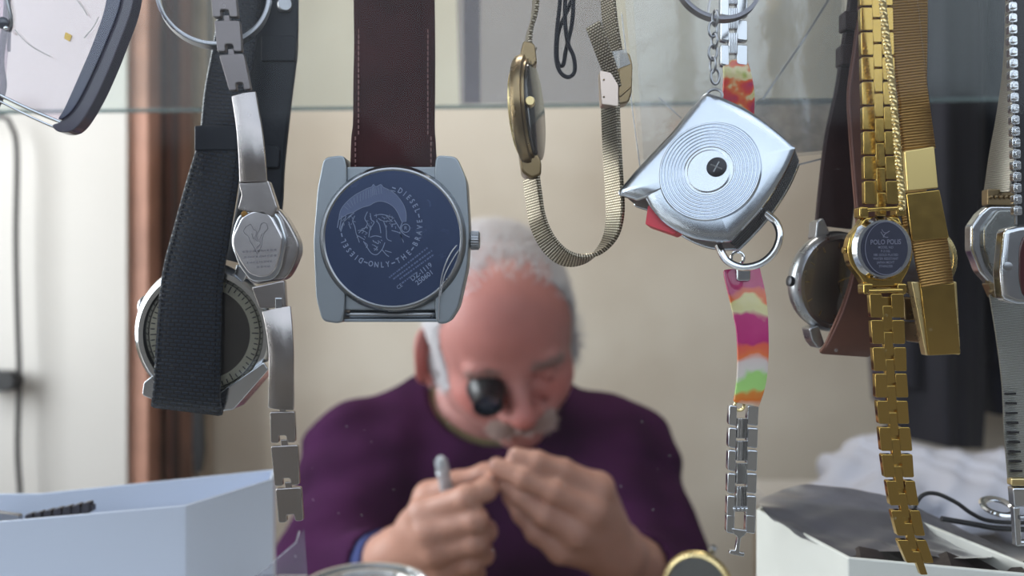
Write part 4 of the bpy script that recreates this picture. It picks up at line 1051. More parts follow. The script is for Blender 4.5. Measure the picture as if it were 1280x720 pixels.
# cranium, face
B.ell(H(0,.028,-.018), (.078,.088,.098), HR, .01)
B.ell(H(0,.040,.035), (.066,.066,.058), HR, .02)
B.ell(H(0,-.030,.028), (.063,.078,.060), HR, .02)
for sd in (-1, 1):
    B.cap(H(sd*.060,-.035,-.008), H(sd*.050,-.078,.012), .020, .018, .018)
    B.cap(H(sd*.050,-.078,.012), H(0,-.106,.066), .018, .019, .018)
    B.ell(H(sd*.038,-.030,.058), (.024,.018,.022), HR, .018)
    B.cap(H(sd*.036,-.050,.066), H(sd*.020,-.072,.078), .016, .014, .014)
B.ell(H(0,-.103,.073), (.021,.015,.015), HR, .014)
B.cap(H(-.036,.019,.079), H(.036,.019,.079), .0115, .0115, .010)
for sd in (-1, 1): B.ell(H(sd*.032,-.002,.096), (.019,.011,.013), HR, .010, 'sub')
for sd in (-1, 1): B.ell(H(sd*.031,-.002,.073), (.0145,.0125,.0135), HR, .003)
B.cap(H(.018,-.006,.0855), H(.046,-.005,.078), .0017, .0015, .003, 'sub')      # closed lid line
B.cap(H(0,.010,.084), H(0,-.034,.108), .0085, .0115, .010)
B.ell(H(0,-.040,.110), (.0135,.011,.0125), HR, .006)
for sd in (-1, 1): B.ell(H(sd*.0145,-.043,.098), (.0085,.0075,.010), HR, .005)
for sd in (-1, 1): B.ell(H(sd*.007,-.051,.103), (.0034,.003,.0045), HR, .002, 'sub')
for sd in (-1, 1): B.cap(H(sd*.022,-.040,.086), H(sd*.036,-.066,.076), .0025, .002, .006, 'sub')  # cheek folds
B.ell(H(0,-.064,.082), (.026,.012,.013), HR, .010)
B.cap(H(-.020,-.080,.085), H(.020,-.080,.085), .0055, .0055, .006)
B.cap(H(-.025,-.0735,.093), H(.025,-.0735,.093), .0018, .0018, .003, 'sub')
for y in (.046,.058,.070): B.cap(H(-.035,y,.0955-.12*(y-.046)), H(.035,y+.002,.0955-.12*(y-.046)), .001, .001, .004, 'sub')
# ears
for sd in (-1, 1):
    M = HR @ rot('y', -34 if sd < 0 else 8) @ rot('x', -16); ex = .087 if sd < 0 else .076
    B.ell(H(sd*ex,-.026,-.014), (.008,.033,.021), M, .005)
    B.ell(H(sd*(ex+.007),-.024,-.009), (.006,.020,.011), M, .004, 'sub')
    B.ell(H(sd*(ex-.005),-.064,-.004), (.007,.010,.009), M, .005)
# neck, trunk, arms
nk = pv(612, 520, .995)
B.cap(H(0,-.035,-.035), nk, .058, .066, .03)
shL, shR = pv(460, 580, .955), pv(764, 582, .955)
elL, elR = pv(408, 745, .80), pv(826, 740, .815)
wrL, wrR = pv(499, 696, .715), pv(768, 690, .715)
B.cap(nk, pv(612, 760, 1.00), .070, .12, .03)
B.cap(nk, shL, .05, .052, .03); B.cap(nk, shR, .05, .052, .03)
B.cap(shL, elL, .052, .038, .02); B.cap(shR, elR, .052, .038, .02)
B.cap(elL, wrL, .040, .0255, .012); B.cap(elR, wrR, .040, .0255, .012)
def finger(joints, rad, k=.0035):
    for i in range(len(joints)-1): B.cap(joints[i], joints[i+1], rad[i], rad[i+1], k if i else .006)
    # knuckle swellings
    for i in range(1, len(joints)-1): B.ell(joints[i], (rad[i]*1.04,)*3, None, .003)
# hand at the left of the picture (his right): loosely closed, thumb over forefinger
mi, mm, mr, mp = pv(530,641,.668), pv(537,664,.660), pv(546,688,.660), pv(556,710,.668)
for m_, r_ in ((mi,.0135),(mm,.0135),(mr,.013),(mp,.012)): B.cap(wrL, m_, .021, r_, .010)
B.cap(pv(525,660,.685), pv(560,690,.690), .017, .016, .010)
finger([mi, pv(583,622,.648), pv(607,612,.655), pv(617,600,.668)], [.0125,.0100,.0088,.0076])
finger([mm, pv(594,650,.646), pv(607,664,.664), pv(592,672,.682)], [.0125,.0102,.0090,.0080])
finger([mr, pv(594,678,.650), pv(604,693,.668), pv(586,698,.684)], [.0120,.0098,.0086,.0076])
finger([mp, pv(588,704,.658), pv(594,717,.672), pv(578,720,.685)], [.0110,.0088,.0078,.0070])
finger([pv(520,668,.705), pv(537,622,.702), pv(572,606,.690), pv(606,594,.682), pv(612,590,.680)], [.018,.0135,.0112,.0092,.0080], .005)
# hand at the right (his left): long fingers reaching to a pinch
mi, mm, mr, mp = pv(748,610,.672), pv(740,638,.664), pv(721,665,.664), pv(701,686,.672)
for m_, r_ in ((mi,.0135),(mm,.0138),(mr,.0132),(mp,.012)): B.cap(wrR, m_, .022, r_, .010)
finger([mi, pv(704,588,.664), pv(672,577,.660), pv(645,570,.662)], [.0118,.0094,.0084,.0074], .0025)
finger([mm, pv(693,614,.655), pv(654,597,.655), pv(621,583,.660)], [.0120,.0097,.0086,.0076], .0025)
finger([mr, pv(680,644,.657), pv(649,620,.660), pv(623,599,.669)], [.0116,.0094,.0083,.0072], .0025)
finger([mp, pv(671,665,.668), pv(653,642,.673), pv(637,620,.681)], [.0112,.0092,.0082,.0072])
finger([pv(748,672,.705), pv(712,650,.702), pv(672,620,.694), pv(640,600,.684), pv(630,594,.680)], [.018,.0135,.0112,.0094,.0080], .005)
V, Q = B.mesh(1)
# skin tone zones (ruddier nose, cheeks, ears, scalp; paler elsewhere)
loc_ = (V-HC) @ HR
norm_ = np.linalg.norm(loc_, axis=1); loc_[:,1] = np.where(loc_[:,1] < .01, .01+(loc_[:,1]-.01)/KF, loc_[:,1])
def blob(c, r): return np.exp(-(((loc_-np.array(c))/np.array(r))**2).sum(1))
red = .2*blob((-.09,-.03,-.012), (.02,.045,.03))+.55*blob((0,-.035,.11), (.022,.026,.03))+.55*blob((.045,-.028,.07), (.03,.026,.03))+.5*blob((-.045,-.028,.07), (.03,.028,.03))+.8*blob((-.09,-.03,-.012), (.02,.045,.03))+.8*blob((.082,0,-.012), (.02,.035,.03))+.35*blob((0,.07,.07), (.08,.06,.08))+.35*blob((0,-.09,.08), (.03,.02,.03))
red = np.clip(red, 0, 1)
head = norm_ < .17
col = np.zeros((len(V), 4)); col[:,0] = red; col[:,1] = head; col[:,3] = 1
skin = mat('skin', C3(192,138,118), .48, bump=.45, bscale=260, sss=.12)
nt = skin.node_tree; n = nt.nodes; L = nt.links; b = n['Principled BSDF']
at = n.new('ShaderNodeAttribute'); at.attribute_name = 'tone'; sp = n.new('ShaderNodeSeparateColor'); L.new(at.outputs['Color'], sp.inputs[0])
m1 = n.new('ShaderNodeMix'); m1.data_type = 'RGBA'; m1.inputs[6].default_value = C3(190,142,124); m1.inputs[7].default_value = C3(198,143,136); L.new(sp.outputs[1], m1.inputs[0])
m2 = n.new('ShaderNodeMix'); m2.data_type = 'RGBA'; m2.inputs[7].default_value = C3(208,112,104); L.new(m1.outputs[2], m2.inputs[6]); L.new(sp.outputs[0], m2.inputs[0])
tc = n.new('ShaderNodeTexCoord'); tn = n.new('ShaderNodeTexNoise'); tn.inputs['Scale'].default_value = 45; tn.inputs['Detail'].default_value = 5; L.new(tc.outputs['Object'], tn.inputs[0])
m3 = n.new('ShaderNodeMix'); m3.data_type = 'RGBA'; m3.blend_type = 'MULTIPLY'; m3.inputs[0].default_value = .2; L.new(m2.outputs[2], m3.inputs[6]); L.new(tn.outputs[0], m3.inputs[7]); L.new(m3.outputs[2], b.inputs['Base Color'])
man = np_obj('person', V, Q, skin, col=col)
tag(man, 'white-haired man in a purple sweater, head bent over the work in his fingertips', 'person')
# move origin to the seat below him
O_ = Vector((-.02, 1.02, .0))
co = np.empty(len(man.data.vertices)*3, np.float32); man.data.vertices.foreach_get('co', co); co = co.reshape(-1, 3)-np.array(O_, np.float32); man.data.vertices.foreach_set('co', co.ravel()); man.location = O_; man.data.update()

# fingernails
mb = MB()
nail = mat('fingernail', C3(206,160,146), .3, coat=.3)
def nailm(tip, dip, r, side):
    tip, dip = Vector(tip), Vector(dip); d = (tip-dip).normalized(); sd = Vector(side); sd = (sd-d*d.dot(sd)).normalized(); w = d.cross(sd)
    c = tip+sd*r*.86; vs = []; 
    for i in range(5):
        for j in range(5):
            u = (i-2)/2; v = (j-2)/2; e = math.sqrt(max(0, 1-.55*v*v if v > 0 else 1))
            vs.append(c+w*u*r*.62*e+d*v*r*.72-sd*(abs(u)**2)*r*.22+sd*.0006)
    mb.add(vs, [(i*5+j, i*5+j+1, (i+1)*5+j+1, (i+1)*5+j) for i in range(4) for j in range(4)])
nailm(pv(645,570,.662), pv(672,577,.660), .0074, (-.2,-.8,.5))
nailm(pv(621,583,.660), pv(654,597,.655), .0076, (-.3,-.8,.4))
nailm(pv(623,599,.669), pv(649,620,.660), .0072, (-.6,-.6,-.2))
nailm(pv(612,590,.680), pv(572,606,.690), .0080, (0,-.3,1))
link_mesh('fingernails', mb, nail, man, ang=80, fixn=False)

# hair: short strands rooted in the scalp
def strands(name, n, test, length, comb, width, m, seed, lift=.35, curl=.3):
    rs = np.random.default_rng(seed)
    prob = test(loc_); cand = np.nonzero(prob > 0)[0]
    # vertex normals from the distance field
    pr = prob[cand]/prob[cand].sum(); pick = rs.choice(cand, n, p=pr)
    Lp = loc_[pick]; Wp = V[pick]+rs.normal(0, .0008, (n, 3))
    g = ((Wp-B.lo)/B.h).astype(int); g = np.clip(g, 1, B.n-2); Nn = np.stack([B.F[g[:,0]+1,g[:,1],g[:,2]]-B.F[g[:,0]-1,g[:,1],g[:,2]], B.F[g[:,0],g[:,1]+1,g[:,2]]-B.F[g[:,0],g[:,1]-1,g[:,2]], B.F[g[:,0],g[:,1],g[:,2]+1]-B.F[g[:,0],g[:,1],g[:,2]-1]], 1)
    Nn /= np.linalg.norm(Nn, axis=1)[:,None]+1e-9
    cmb = comb(Lp) @ HR.T; cmb += rs.normal(0, curl, cmb.shape); cmb -= Nn*(cmb*Nn).sum(1)[:,None]; cmb /= np.linalg.norm(cmb, axis=1)[:,None]+1e-9
    ln = length*rs.uniform(.6, 1.25, n)[:,None]; K = 4; VV = []; 
    side = np.cross(cmb, Nn); 
    for k in range(K+1):
        t = k/K; c = Wp+Nn*ln*(lift*t*(1-.45*t)+.02)+cmb*ln*t*(.75+.25*t); w = width*(1-.85*t)
        VV += [c-side*w/2, c+side*w/2]
    VV = np.stack(VV, 1).reshape(-1, 3); base = np.arange(n)[:,None]*(2*K+2)
    QQ = np.concatenate([base+np.array([2*k, 2*k+1, 2*k+3, 2*k+2])[None] for k in range(K)])
    return np_obj(name, VV, QQ, m, man, man)
hairw = mat('white_hair', C3(214,212,216), .5, spec=.4); hairg = mat('grey_hair', C3(150,128,122), .5)
def t_side(l):
    x, y, z = l.T
    p = ((np.abs(x) > .048) & (z < .046-(.35*np.maximum(0, -y))) & (z > -.12) & (y > -.052) & (y < .085)).astype(float)
    ear = (np.abs(x) > .0785) & (y < .02) & (z > -.06) & (z < .02)
    ear |= (y < .005) & (z < -.006)
    p[ear] = 0; p[(z < -.05) & (y > -.0) & (y < .06)] = 1
    p[norm_ > .14] = 0
    return p
def t_top(l):
    x, y, z = l.T; p = np.clip((.062-z)/.06, 0, 1)*(y > .055)*(norm_ < .15); return p.astype(float)
def comb_side(l): return np.stack([np.sign(l[:,0])*.25, -.75+0*l[:,0], -.55+0*l[:,0]], 1)
def comb_top(l): return np.stack([l[:,0]*6, .25+0*l[:,0], -.9+0*l[:,0]], 1)
strands('hair', 14000, t_side, .021, comb_side, .0013, hairw, 1, .16)
strands('hair', 5200, t_top, .020, comb_top, .0009, hairw, 2, .42, .6)
def t_mo(l):
    x, y, z = l.T; return ((np.abs(x) < .031) & (y < -.052-.25*np.abs(x)*.6) & (y > -.072-.3*np.abs(x)) & (z > .068) & (norm_ < .14)).astype(float)
strands('moustache', 1500, t_mo, .013, lambda l: np.stack([l[:,0]*22, -1+0*l[:,0], .1+0*l[:,0]], 1), .0011, mat('moustache_grey', C3(192,170,162), .5), 3, .3, .25)
def t_br(l):
    x, y, z = l.T; return ((np.abs(x) > .014) & (np.abs(x) < .046) & (np.abs(y-.0215+.10*(np.abs(x)-.03)**2*100*.1) < .0045) & (z > .05) & (norm_ < .14)).astype(float)
strands('eyebrows', 230, t_br, .009, lambda l: np.stack([np.sign(l[:,0]), -.1+0*l[:,0], 0*l[:,0]], 1), .0009, hairg, 4, .3, .25)

# ---- sweater
G = SDF((-.36, .62, .62), (.36, 1.26, 1.22), .004)
def gw(a, b, ra, rb, k=.03): G.cap(a, b, ra, rb, k)
gw(nk+np.array([0,.0,-.02]), pv(612, 780, 1.0), .085, .150, .05); gw(nk+np.array([0,.03,-.01]), pv(612, 700, 1.04), .085, .14, .05)
gw(nk+np.array([-.03,0,-.015]), shL, .070, .070, .05); gw(nk+np.array([.03,0,-.015]), shR, .070, .072, .05)
gw(pv(520,640,.97), pv(710,640,.97), .10, .10, .05)
gw(pv(560,720,.96), pv(670,720,.96), .13, .13, .05)
gw(shL, elL+np.array([.004,0,0]), .070, .058, .035); gw(shR, elR, .072, .058, .035)
cuL = wrL+(elL-wrL)*.22; cuR = wrR+(elR-wrR)*.52
gw(elL, cuL, .056, .036, .03); gw(elR, cuR, .056, .043, .03)
# folds
w = G._win(G.lo, G.lo+(G.n-1)*G.h); sl, (X, Y, Z) = w
f = .0026*np.sin((X*1.4*np.sign(X+.02)+Z*2.1+Y*.8)*34+2.0*np.sin(Z*31))*np.clip((np.abs(X+.02)-.08)*9, 0.15, 1)+.0018*np.sin((X*2.0-Z*1.2)*26+2*np.sin(X*23+Y*17))+.0008*np.sin(Z*95+X*40)
G.F[sl] += f.astype(np.float32); del X, Y, Z, w, f
# neck opening and sleeve openings
G.cap(nk+np.array([0,-.012,.012]), H(0,-.06,-.02), .073, .085, .008, 'sub')
G.cap(wrL+(elL-wrL)*.10, wrL+(wrL-elL)*.5, .036, .034, .004, 'sub'); G.cap(cuR, wrR+(wrR-elR)*.4, .0325, .033, .004, 'sub')
VS, QS = G.mesh(2)
knit = mat('purple_knit', C3(62,28,62), .95, bump=.9, bscale=420, var=.4, vscale=16, sheen=0, spec=.08)
sw = np_obj('sweater', VS, QS, knit, man, man)
# collar band and shirt
ctr = np.array(nk)*.62+H(0,-.06,-.02)*.38; axn = Vector(H(0,-.05,-.02)-nk).normalized()
c_ = Vector(nk)+axn*.026+Vector((0,-.006,.006))
u = Vector((1,0,0)); u = (u-axn*axn.dot(u)).normalized(); v = axn.cross(u)
mb = MB(); mb.tube([c_+axn*.008+(u*math.cos(a)*.085+v*math.sin(a)*.085) for a in [2*PI*k/48 for k in range(48)]], .0085, 10, closed=True)
link_mesh('collar', mb, mat('navy_collar', C3(44,38,66), .9, bump=.8, bscale=500), sw)
mb = MB(); mb.tube([c_+axn*.010+(u*math.cos(a)*.069+v*math.sin(a)*.069) for a in [2*PI*k/48 for k in range(48)]], .006, 10, closed=True)
lab(link_mesh('shirt_collar', mb, mat('olive_shirt', C3(120,112,84), .85, bump=.5, bscale=300), man), 'olive shirt collar showing inside the sweater neck')
def cuff(a, b, r0, r1, m, nm, par):
    a, b = Vector(a), Vector(b); mb = MB(); ax = (b-a).normalized(); L_ = (b-a).length
    mb.lathe(a, ax, [(r0-.005,0),(r0,.001),(r0+.001,L_*.5),(r1,L_),(r1-.005,L_)], 40); return link_mesh(nm, mb, m, par)
navy = mat('blue_cuff', C3(52,64,118), .85, bump=.8, bscale=500)
cuff(wrL+(elL-wrL)*.13, wrL+(elL-wrL)*.55, .031, .042, navy, 'shirt_cuff', man)
#cuff(wrR+(elR-wrR)*.46, wrR+(elR-wrR)*.60, .038, .044, mat('sleeve_rib', C3(30,34,62), .9, bump=.6, bscale=400), 'shirt_cuff', man)

# ---- trousers and shoes (below the frame)
G2 = SDF((-.32, .50, -.01), (.30, 1.24, .80), .008)
hip = np.array((-.02, 1.06, .60))
G2.cap(hip+np.array((0,0,.12)), hip, .135, .15, .04)
for sd in (-1, 1):
    k_ = np.array((-.02+sd*.13, .66, .585)); an = np.array((-.02+sd*.13, .72, .11))
    G2.cap(hip+np.array((sd*.07,0,-.01)), k_, .085, .062, .04); G2.cap(k_, an, .060, .048, .02)
VT, QT = G2.mesh(2); np_obj('trousers', VT, QT, mat('dark_trousers', C3(40,42,52), .9, bump=.4, bscale=200), man, man)
for sd in (-1, 1):
    mb = MB(); pts = smooth([(-.02+sd*.13,.77,.05),(-.02+sd*.13,.72,.048),(-.02+sd*.135,.64,.04),(-.02+sd*.14,.56,.032),(-.02+sd*.14,.53,.03)], 5)
    mb.tube(pts, [ .036+.010*math.sin(PI*min(1, i/(len(pts)-1)*1.1)) - (.012 if i > len(pts)-4 else 0) for i in range(len(pts))], 14, flat=.8, up=(0,0,1)); 
    mb.v = [(x, y, max(.004, z)) for x, y, z in mb.v]; link_mesh('shoe', mb, BLACK, man)

# ---- eye loupe
d = Vector(HR @ np.array([-.06,-.10,1.0])).normalized(); e = Vector(H(-.031,-.003,.084))
t = thing('eye_loupe', "black watchmaker's loupe held in the man's right eye", 'loupe', e)
mb = MB(); mb.lathe(e, d, [(.018,-.004),(.0195,0),(.0190,.004),(.0170,.012),(.0150,.019),(.0152,.021),(.0150,.026),(.0135,.027),(.0128,.022)], 40)
link_mesh('eyecup', mb, mat('loupe_black', C3(20,22,28), .3, spec=.6), t)
mb = MB(); mb.lathe(e, d, [(0,.0265),(.006,.0258),(.0130,.0225)], 40); link_mesh('lens', mb, mat('loupe_lens', C3(40,60,84), .05, spec=1.0, coat=1), t)

# ---- the white pen-like tool in his hand
a, b_ = Vector(P(551,575,.664)), Vector(P(566,650,.690))
t = thing('hand_tool', "pale grey slim tool with a rounded end standing up out of the man's closed fist", 'tool', a)
mb = MB(); ax = (b_-a).normalized(); Ln = (b_-a).length
mb.lathe(a, ax, [(0,-.003),(.003,-.0022),(.0052,.002),(.0054,.010),(.0056,.024),(.0056,Ln),(0,Ln+.004)], 24)
link_mesh('handle', mb, mat('pale_grey_plastic', C3(186,192,198), .35, var=.15, vscale=60), t)
mb = MB(); mb.lathe(a+ax*.012, ax, [(.0054,-.0012),(.006,-.0006),(.006,.0006),(.0054,.0012)], 24); link_mesh('ring', mb, STEELD, t)
# ------------------------------------------------------------------ display counter things
def rimbox(name, label, top, thick, zt, zb, m, taper=.0):
    """open box with walls following the outline top [(x,y)...] at height zt, counter-clockwise"""
    n = len(top); c = Vector((sum(p[0] for p in top)/n, sum(p[1] for p in top)/n, 0)); t = thing(name, label, 'box', (c.x, c.y, zb))
    ins = []
    for i in range(n):
        p = Vector((*top[i], 0)); a = Vector((*top[i-1], 0)); b = Vector((*top[(i+1) % n], 0))
        e1 = (p-a).normalized(); e2 = (b-p).normalized(); n1 = Vector((-e1.y, e1.x, 0)); n2 = Vector((-e2.y, e2.x, 0)); k = (n1+n2).normalized(); k *= thick/max(.3, k.dot(n1)); ins.append(p+k)
    sh = lambda p, z: c.lerp(Vector((p[0], p[1], 0)), 1-taper*(zt-z)/(zt-zb)) + Vector((0, 0, z))
    rings = [[sh(p, zb) for p in top], [sh(p, zt) for p in top], [sh(p, zt) for p in ins], [sh(p, zb+.003) for p in ins]]
    vs = sum(rings, []); fs = []
    for r in range(3):
        for i in range(n): j = (i+1) % n; fs.append((r*n+i, r*n+j, (r+1)*n+j, (r+1)*n+i))
    fs += [tuple(range(n-1, -1, -1)), tuple(3*n+i for i in range(n))]
    mb = MB(); mb.add(vs, fs); link_mesh('box_wall', mb, m, t, .0006, ang=30); return t
SH = 1.000       # top of the display counter
card = mat('bluish_white_plastic', C3(222,230,246), .4, bump=.1, bscale=30)
def g(px, py, zt): D = (CZ-zt)/((py-360)/1000); return ((px-640)/1000*D, D)
zt = 1.1185
A = [(-.250,.262), g(0,652,zt), g(232,632,zt), g(341,599,zt), g(345,586,zt), g(50,616,zt), (-.205,.318), (-.262,.300)]
rimbox('storage_box', 'white open plastic box at the lower left with chamfered corner, a bracelet lying in it', A, .0016, zt, SH, card)
# false bottom padding that carries the bracelet
T = Fr(.30)
t = thing('link_bracelet', 'dark steel link bracelet lying inside the white box at the lower left', 'bracelet', T(68,640,0))
mb = MB()
for k in range(7):
    x = 28+k*12; y = 652-k*2.4
    mb.prism(T, rounded([(x,y-7),(x+9,y-9),(x+10,y+5),(x+1,y+7)], 2, 2), -16, -4)
    mb.prism(T, [(x+8,y-4),(x+13,y-5),(x+13,y+3),(x+8,y+4)], -14, -6)
link_mesh('links', mb, mat('blackened_steel', C3(78,76,80), .3, 1), t, .0003)
mb = MB(); mb.prism(T, rounded([(-24,640),(20,646),(20,664),(-24,660)], 3), -14, -5); link_mesh('clasp', mb, STEELD, t)
mb = MB(); mb.wbox((-.205,.301,SH+.0032), (-.155,.314,1.1075)); t = tag(link_mesh('foam_block', mb, mat('grey_foam', C3(150,152,158), .9, bump=.6, bscale=400)), 'grey foam block inside the white box under the dark bracelet', 'foam')

# right box, corner towards the street
zt = 1.119
c0 = g(1060,697,zt); c1 = g(945,636,zt); c2 = g(1330,722,zt); 
dl = Vector((c1[0]-c0[0], c1[1]-c0[1])); dr = Vector((c2[0]-c0[0], c2[1]-c0[1]))
dl2 = dl*1.25
B_ = [c0, c2, (c2[0]+dl2.x+.02, c2[1]+dl2.y), (c0[0]+dl2.x+.0, c0[1]+dl2.y+.0), (c0[0]+dl.x, c0[1]+dl.y)]
B_ = [c0, c2, (c2[0]+dl.x*1.2, c2[1]+dl.y*1.2), (c1[0]+.012, c1[1]+.016), c1]
wbm = mat('white_cardboard', C3(228,228,220), .6, bump=.3, bscale=60, var=.1, vscale=40)
rimbox('storage_box', 'white cardboard box at the lower right, filled with dark straps under a grey plastic bag', B_, .0016, zt, SH, wbm)
cx = sum(p[0] for p in B_)/5; cy = sum(p[1] for p in B_)/5
mb = MB(); mb.prism(lambda x, y, z: Vector((cx+(x-cx)*.86, cy+(y-cy)*.86, z)), B_, SH+.0034, 1.108)
tag(link_mesh('foam_block', mb, mat('dark_foam', C3(44,38,38), .9, bump=.9, bscale=200)), 'dark foam filling inside the white cardboard box under the grey bag', 'foam')
# dark straps in it
random.seed(11)
stm = mat('dark_strap_leather', C3(52,42,42), .5, bump=.8, bscale=250, var=.4, vscale=60)
for k, (lb, xa, ya, xb, yb, zz) in enumerate([('dark brown watch strap lying foremost in the right white box', .105,.250,.150,.232,1.1125), ('dark brown watch strap lying across the back of the right white box', .112,.272,.172,.250,1.108), ('dark brown watch strap lying in the middle of the right white box', .118,.262,.185,.236,1.1095)]):
    a = Vector((xa,ya,zz)); b = Vector((xb,yb,zz+.002)); mb = MB(); pp = [a.lerp(b, i/12)+Vector((0,0,.0035*math.sin(i*1.1+k))) for i in range(13)]
    mb.ribbon(pp, Vector((.3,1,.1)), .015, .0026)
    o = link_mesh('watch_strap', mb, stm, None, loc=a); tag(o, lb, 'strap')
# steel ring and black frame lying at the back of the box
T = Fr(.262)
mb = MB(); c = T(1248,633,0); mb.lathe(c, (0,-.35,1), [(13*T.s,0),(16*T.s,2*T.s),(20*T.s,2*T.s),(22*T.s,0),(20*T.s,-3*T.s),(14*T.s,-3*T.s),(13*T.s,0)], 40)
tag(link_mesh('steel_ring', mb, CHROME, None, loc=c), 'shiny steel ring lying on the dark straps at the right edge', 'ring')
mb = MB(); mb.tube([T(*p) for p in smooth([(1140,640,0),(1152,620,0),(1170,617,0),(1195,628,0),(1215,642,0),(1240,652,-2),(1290,655,-4)], 8)], 2.6*T.s, 8)
mb.tube([T(*p) for p in smooth([(1180,650,-6),(1215,656,-6),(1250,662,-6),(1300,664,-6)], 8)], 3.4*T.s, 8)
tag(link_mesh('black_cord', mb, BLACK), 'black cord curving over the contents of the right white box', 'cord')
# the grey translucent bag
def sheet(rows, m, nm, par=None, loc=None, amp=.0012, seed=1, th=None, n=6):
    rs = np.random.default_rng(seed); R_ = [smooth([tuple(p) for p in r], n) for r in rows]; cols = list(zip(*R_)); cols = [smooth(list(c), n) for c in cols]; nx = len(cols); ny = len(cols[0])
    ph = rs.uniform(0, 6.28, (8, 2)); fr = rs.uniform(60, 260, (8, 3))*rs.choice([-1, 1], (8, 3)); vs = []
    for c in cols:
        for p in c:
            d = sum(abs(math.sin(p[0]*f[0]+p[1]*f[1]+p[2]*f[2]+q[0]))-.6 for f, q in zip(fr, ph))*amp; vs.append(Vector(p)+Vector((0, -.5*d, d)))
    mb = MB(); mb.add(vs, [(i*ny+j, i*ny+j+1, (i+1)*ny+j+1, (i+1)*ny+j) for i in range(nx-1) for j in range(ny-1)]); return link_mesh(nm, mb, m, par, loc=loc, fixn=False, ang=70)
gbag = film('grey_poly_bag', (.5,.5,.53,1), .78, C3(98,96,104), .06, .35, bump=.25, bscale=28, nz=.10, nscale=30)
rows = [[P(948,626,.292),P(985,610,.293),P(1030,607,.292),P(1090,616,.290),P(1150,636,.286),P(1215,668,.280),P(1262,690,.276)],
        [P(951,632,.278),P(990,636,.278),P(1040,640,.277),P(1095,648,.275),P(1150,664,.270),P(1205,684,.262),P(1250,694,.258)],
        [P(956,640,.272),P(995,660,.268),P(1045,672,.266),P(1095,675,.264),P(1150,684,.258),P(1205,693,.250),P(1240,697,.246)],
        [P(968,650,.268),P(1010,674,.258),P(1056,694,.250),P(1100,686,.254),P(1150,692,.248),P(1200,698,.240),P(1232,700,.236)]]
o = sheet(rows, gbag, 'poly_bag', loc=P(1050,640,.27), amp=.0004); tag(o, 'crumpled grey translucent plastic bag draped over the white cardboard box', 'bag')
# round clear container
c = P(441, 703, .43); c.z = 1.03
t = thing('round_container', 'round frosted plastic container, only its rim showing below the man', 'container', (c.x, c.y+.034, SH))
cc = Vector((c.x, c.y+.034, SH)); hz = 1.0285-SH
cl = film('frosted_plastic', (.75,.77,.78,1), .5, C3(172,176,176), .2, .15)
mb = MB(); mb.lathe(cc, (0,0,1), [(0,.0005),(.034,.0005),(.036,.002),(.0365,hz-.012),(.0365,hz-.009),(.0345,hz-.009),(.0345,.003),(0,.003)], 64); link_mesh('tub', mb, cl, t)
mb = MB(); mb.lathe(cc, (0,0,1), [(.0368,hz-.012),(.0385,hz-.012),(.0385,hz-.003),(.0365,hz),(.0345,hz),(.0335,hz-.004),(.0300,hz-.004),(.0290,hz-.0015),(.0270,hz-.0015),(.026,hz-.004),(0,hz-.004)], 64); link_mesh('lid', mb, cl, t)
# gold watch standing on the counter
T = Fr(.40); s = T.s
t = thing('wristwatch', 'round gold-rimmed wristwatch lying on the counter against the white cardboard box', 'watch', T(878,740,0)); c = T(872,735,0); ax = Vector((-.45,-1,.18)).normalized()
mb = MB(); mb.lathe(c, ax, [(0,-18*s),(34*s,-18*s),(42*s,-12*s),(45*s,0),(42*s,5*s),(38*s,6*s),(36*s,0),(0,0)], 64); link_mesh('case', mb, GOLDP, t)
mb = MB(); mb.lathe(c, ax, [(0,.5*s),(36*s,.5*s)], 48); link_mesh('dial', mb, mat('grey_dial', C3(150,148,136), .3), t)
mb = MB(); mb.lathe(c, ax, [(0,6*s),(37*s,5*s)], 48); link_mesh('crystal', mb, film('watch_glass_d', (.95,.95,.95,1), .03, (.8,.8,.8,1), .3, .03), t)
mb = MB(); mb.lathe(T(893,693,-12), (.2,-.4,1), [(0,0),(5*s,0),(5*s,6*s),(3*s,8*s),(0,8*s)], 20); link_mesh('crown', mb, STEELD, t)
zc = c.z-.0105-SH
mb = MB(); zq = SH+.006
pts = smooth([(c.x+.012,c.y+.010,c.z-.014),(c.x+.018,c.y+.012,SH+.030),(c.x+.012,c.y+.014,SH+.008),(c.x-.004,c.y+.012,SH+.0035),(c.x-.014,c.y+.010,SH+.010),(c.x-.012,c.y+.008,SH+.024)], 6)
mb.ribbon([Vector(p) for p in pts], Vector((.15,1,0)), .015, .0025); link_mesh('strap', mb, STEELD, t)
# clear plastic flap at the foot of the left box
T = Fr(.30)
mb = MB(); mb.add([T(318,722,0),T(338,706,0),T(372,676,0),T(380,660,0),T(382,722,-10),T(350,760,-6),T(318,760,0)], [(0,1,2,3,4,5,6)])
mb.tube([T(318,722,0),T(338,706,0),T(370,678,0),T(374,664,0)], 1.2*T.s, 6)
mb.prism(T, [(318,722),(382,722),(382,1028),(318,1028)], -12, 0)
tag(link_mesh('clear_panel', mb, film('clear_acrylic', (.86,.86,.9,1), .16, C3(190,194,210), .1, .1)), 'clear acrylic divider standing beside the white box at the lower left', 'divider')

# ------------------------------------------------------------------ setting
XW = 1.15; YB = 1.50; YF = .125; ZC = 2.35
cream = mat('cream_wall', C3(228,219,205), .85, bump=.3, bscale=40, var=.09, vscale=3.5, dirt=C3(208,196,180))
wht = mat('white_wall', C3(206,202,197), .8, bump=.2, bscale=30, var=.05, vscale=4)
grey = mat('grey_wall', C3(150,148,144), .85, bump=.2, bscale=30)
mb = MB(); mb.wbox((-XW,YB,0),(XW,YB+.08,ZC)); struct('wall_back', mb, cream)
